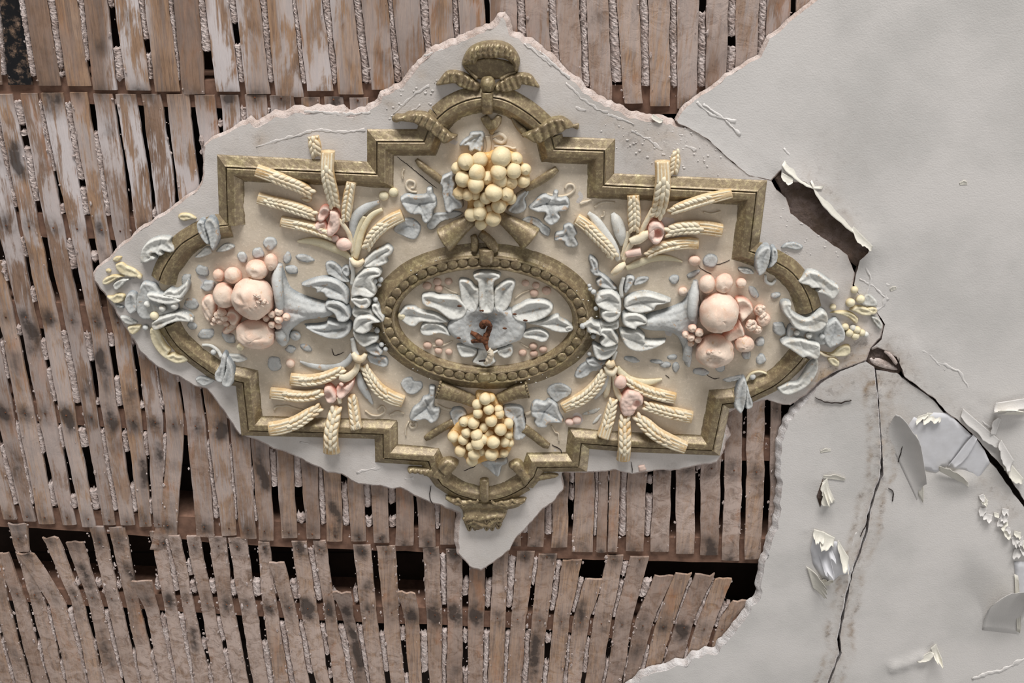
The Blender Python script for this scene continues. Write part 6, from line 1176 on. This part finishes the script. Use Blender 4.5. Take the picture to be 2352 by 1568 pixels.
# ---------------------------------------------------------------- peeling paint on the right: bared coats and curled flakes
for pts, mat in (([(2085, 980), (2100, 958), (2118, 968), (2145, 948), (2180, 950), (2232, 1000), (2215, 1020), (2195, 1048), (2178, 1068), (2150, 1085), (2110, 1075), (2095, 1030)], M_GREY), ([(2176, 1072), (2236, 998), (2262, 1035), (2274, 1062), (2262, 1078), (2245, 1104), (2215, 1080)], M_GREY), ([(1872, 1222), (1895, 1240), (1925, 1245), (1948, 1290), (1955, 1318), (1930, 1320), (1908, 1338), (1890, 1330), (1868, 1295), (1862, 1262)], M_GREY),
                 ([(1876, 1140), (1890, 1100), (1898, 1125), (1884, 1165)], M_BARE), ([(2330, 1290), (2360, 1290), (2360, 1400), (2336, 1385)], M_GREY)):
    puff('bared_coat', pts, 1.2, mat, ceiling, 1.5 if pts[0][0] != 2280 else 3, 3, 9, rough=.4, curve=False, skirt=5)
def flake(a, b, d, curl=1.2, L=None, jagged=.25, h0=1.2, mat=None, thick=.7, seed=0.0, name='paint_flake', twist=0.0):
    """skin of paint hinged along a-b and curling down from the ceiling towards d (all frame points)"""
    a, b, d = (np.array(p, float) for p in (a, b, d)); Wp = world(np.array([a, b, d]), 0, 0) if False else None
    A_, B_, D_ = (np.array([float(v) for v in xy(p[0], p[1], h0)]) for p in (a, b, d))
    m = (A_ + B_) / 2; dirv = D_ - m; Lm = np.linalg.norm(dirv); dirv /= Lm; nu, nv = 14, 11; Vt = []
    for i in range(nu):
        u = i / (nu - 1); base = A_ + (B_ - A_) * u
        ll = Lm * (1 + jagged * (mnoise.noise((u * 3.1, seed, .5)) * 1.3 + .6 * mnoise.noise((u * 9, seed, 3)))) * (math.sin(math.pi * (.12 + .76 * u)) ** .45)
        k = curl * (1 + twist * (u - .5))
        for j in range(nv):
            v = j / (nv - 1); s_ = ll * sum(math.cos(k * (v * (q + .5) / 8) ** 1.7) for q in range(8)) * v / 8; z = ll * sum(math.sin(k * (v * (q + .5) / 8) ** 1.7) for q in range(8)) * v / 8
            p = base + dirv * s_; Vt.append((p[0], p[1], ZC - h0 * UN - z - .0012 * v * mnoise.noise((u * 3, v * 3, seed))))
    Vt = np.array(Vt); n = len(Vt); F = [[i * nv + j, i * nv + j + 1, (i + 1) * nv + j + 1, (i + 1) * nv + j] for i in range(nu - 1) for j in range(nv - 1)]
    du = np.zeros_like(Vt); G = Vt.reshape(nu, nv, 3); gu = np.gradient(G, axis=0); gv = np.gradient(G, axis=1); nn = np.cross(gu, gv); nn /= np.maximum(np.linalg.norm(nn, axis=2, keepdims=True), 1e-9); nn = nn.reshape(-1, 3)
    V2 = np.vstack([Vt, Vt + nn * thick * UN * (1 if nn[0, 2] > 0 else -1)])
    F2 = F + [[q + n for q in f[::-1]] for f in F]; E = [i * nv for i in range(nu)] + [(nu - 1) * nv + j for j in range(1, nv)] + [i * nv + nv - 1 for i in range(nu - 2, -1, -1)] + [j for j in range(nv - 2, 0, -1)]
    for p, q in zip(E, E[1:] + E[:1]): F2.append([p, q, q + n, p + n])
    return make(name, V2, F2, mat or M_FLAKE, ceiling, True)
FL = [((2088, 985), (2108, 1128), (2040, 1075), -0, 0), ]
flake((1812, 358), (1905, 412), (1830, 416), .75, seed=80, h0=1, jagged=.12); flake((1884, 400), (2016, 540), (1908, 496), .75, seed=81, h0=1, jagged=.14)
flake((1960, 520), (2006, 566), (1972, 560), 1.2, seed=4, h0=16, jagged=.4); flake((1796, 396), (1822, 410), (1806, 420), 1.0, seed=1, h0=8)
flake((2036, 1000), (2106, 1148), (2098, 985), .85, seed=5, jagged=.10, h0=.7, twist=.3, mat=M_PAINT); flake((2098, 985), (2110, 1136), (2118, 1090), .3, seed=6, h0=2, jagged=.1)
flake((2130, 948), (2168, 950), (2132, 972), 1.2, seed=7, jagged=.5); flake((2110, 956), (2135, 948), (2112, 966), 1.2, seed=27, jagged=.5)
flake((2158, 1082), (2225, 1118), (2186, 1078), .9, seed=8, h0=8, jagged=.4); flake((2236, 998), (2182, 1066), (2222, 1046), .35, seed=9, mat=M_GREY, jagged=.15, h0=4)
flake((2296, 1010), (2212, 938), (2246, 1000), .5, seed=10, mat=M_PAINT, jagged=.3, h0=5); flake((2300, 1010), (2330, 1058), (2296, 1062), 1.2, seed=11, mat=M_PAINT, jagged=.4, h0=6); flake((2312, 1052), (2352, 1100), (2318, 1100), .9, seed=12, h0=6, jagged=.4)
flake((2288, 925), (2372, 912), (2318, 948), .7, seed=13, mat=M_PAINT, h0=6); flake((2372, 952), (2300, 952), (2296, 935), .9, seed=14, h0=10); flake((2286, 1000), (2300, 960), (2276, 975), .8, seed=15, mat=M_PAINT, h0=5)
flake((1888, 1108), (1900, 1098), (1905, 1160), .9, seed=16, jagged=.3, h0=3); flake((1890, 1098), (1940, 1104), (1918, 1090), .6, seed=17, h0=2); flake((1898, 1105), (1918, 1150), (1884, 1140), .9, seed=18, h0=3, jagged=.4)
for k, (a, b, d) in enumerate((((1870, 1215), (1895, 1222), (1876, 1245)), ((1890, 1220), (1918, 1235), (1892, 1262)), ((1925, 1240), (1950, 1280), (1932, 1300)), ((1852, 1300), (1868, 1352), (1898, 1350)), ((1880, 1275), (1905, 1245), (1910, 1310)), ((1905, 1345), (1880, 1340), (1905, 1322)))): flake(a, b, d, 1.1, seed=20 + k, jagged=.5, h0=3, mat=None if k != 4 else M_GREY)
flake((2256, 1446), (2340, 1456), (2326, 1318), .8, seed=30, h0=.7, jagged=.1, mat=M_PAINT); flake((2330, 1318), (2336, 1450), (2344, 1390), .4, seed=31, h0=3, jagged=.1)
flake((2138, 1488), (2150, 1478), (2156, 1520), 1.2, seed=32, h0=4, jagged=.3); flake((2100, 1516), (2138, 1496), (2132, 1512), .8, seed=33, h0=6)
for k in range(20):
    t = k / 19.0; x = 2246 + 110 * t + random.uniform(-16, 16); y = 1140 + 125 * t + random.uniform(-20, 20); an = random.uniform(-.5, .7); w2 = random.uniform(8, 17)
    flake((x, y), (x + w2 * 1.3 * math.cos(an), y + w2 * 1.3 * math.sin(an)), (x + random.uniform(0, 12), y + w2 * 1.3), random.uniform(.5, 1.2), seed=40 + k, jagged=.45, h0=2.0, mat=M_PAINT if k % 3 else M_FLAKE)
flake((2205, 425), (2222, 424), (2212, 416), .5, seed=70, h0=1); flake((2046, 670), (2060, 664), (2050, 658), .5, seed=71, h0=1); flake((1500, 262), (1524, 276), (1506, 278), 1.0, seed=72, h0=1); flake((1885, 1040), (1908, 1036), (1896, 1030), .4, seed=73, h0=1)
for c_ in ([(1872, 912), (1896, 922), (1928, 924), (1955, 918)], [(2075, 1010), (2062, 1060)], [(2040, 1120), (2052, 1130), (2048, 1150)], [(1995, 1190), (1975, 1230)], [(2065, 820), (2062, 850)], [(1996, 577), (2010, 562), (2018, 556)]): crack(c_, ceiling, 1.0, 3.2)
for pts in ([(2234, 1560), (2270, 1545), (2300, 1540), (2352, 1512)], [(1960, 1290), (1950, 1330), (1935, 1370)], [(1965, 1220), (1955, 1260)], [(2066, 790), (2110, 830), (2150, 850), (2190, 890)], [(2090, 800), (2130, 810), (2170, 850)], [(2120, 860), (2170, 880), (2220, 925)], [(1800, 340), (1815, 360), (1830, 372)], [(1600, 235), (1630, 262), (1690, 280)], [(1615, 240), (1660, 270), (1700, 310)], [(1975, 640), (2010, 660), (2040, 690)], [(2000, 720), (2030, 700), (2040, 650)], [(1985, 600), (2000, 640), (1990, 680)], [(2205, 955), (2250, 960), (2275, 985)], [(2150, 830), (2200, 850), (2230, 900)]): flake_line(pts, ceiling, M_PAINT, 4.5, 1.8)
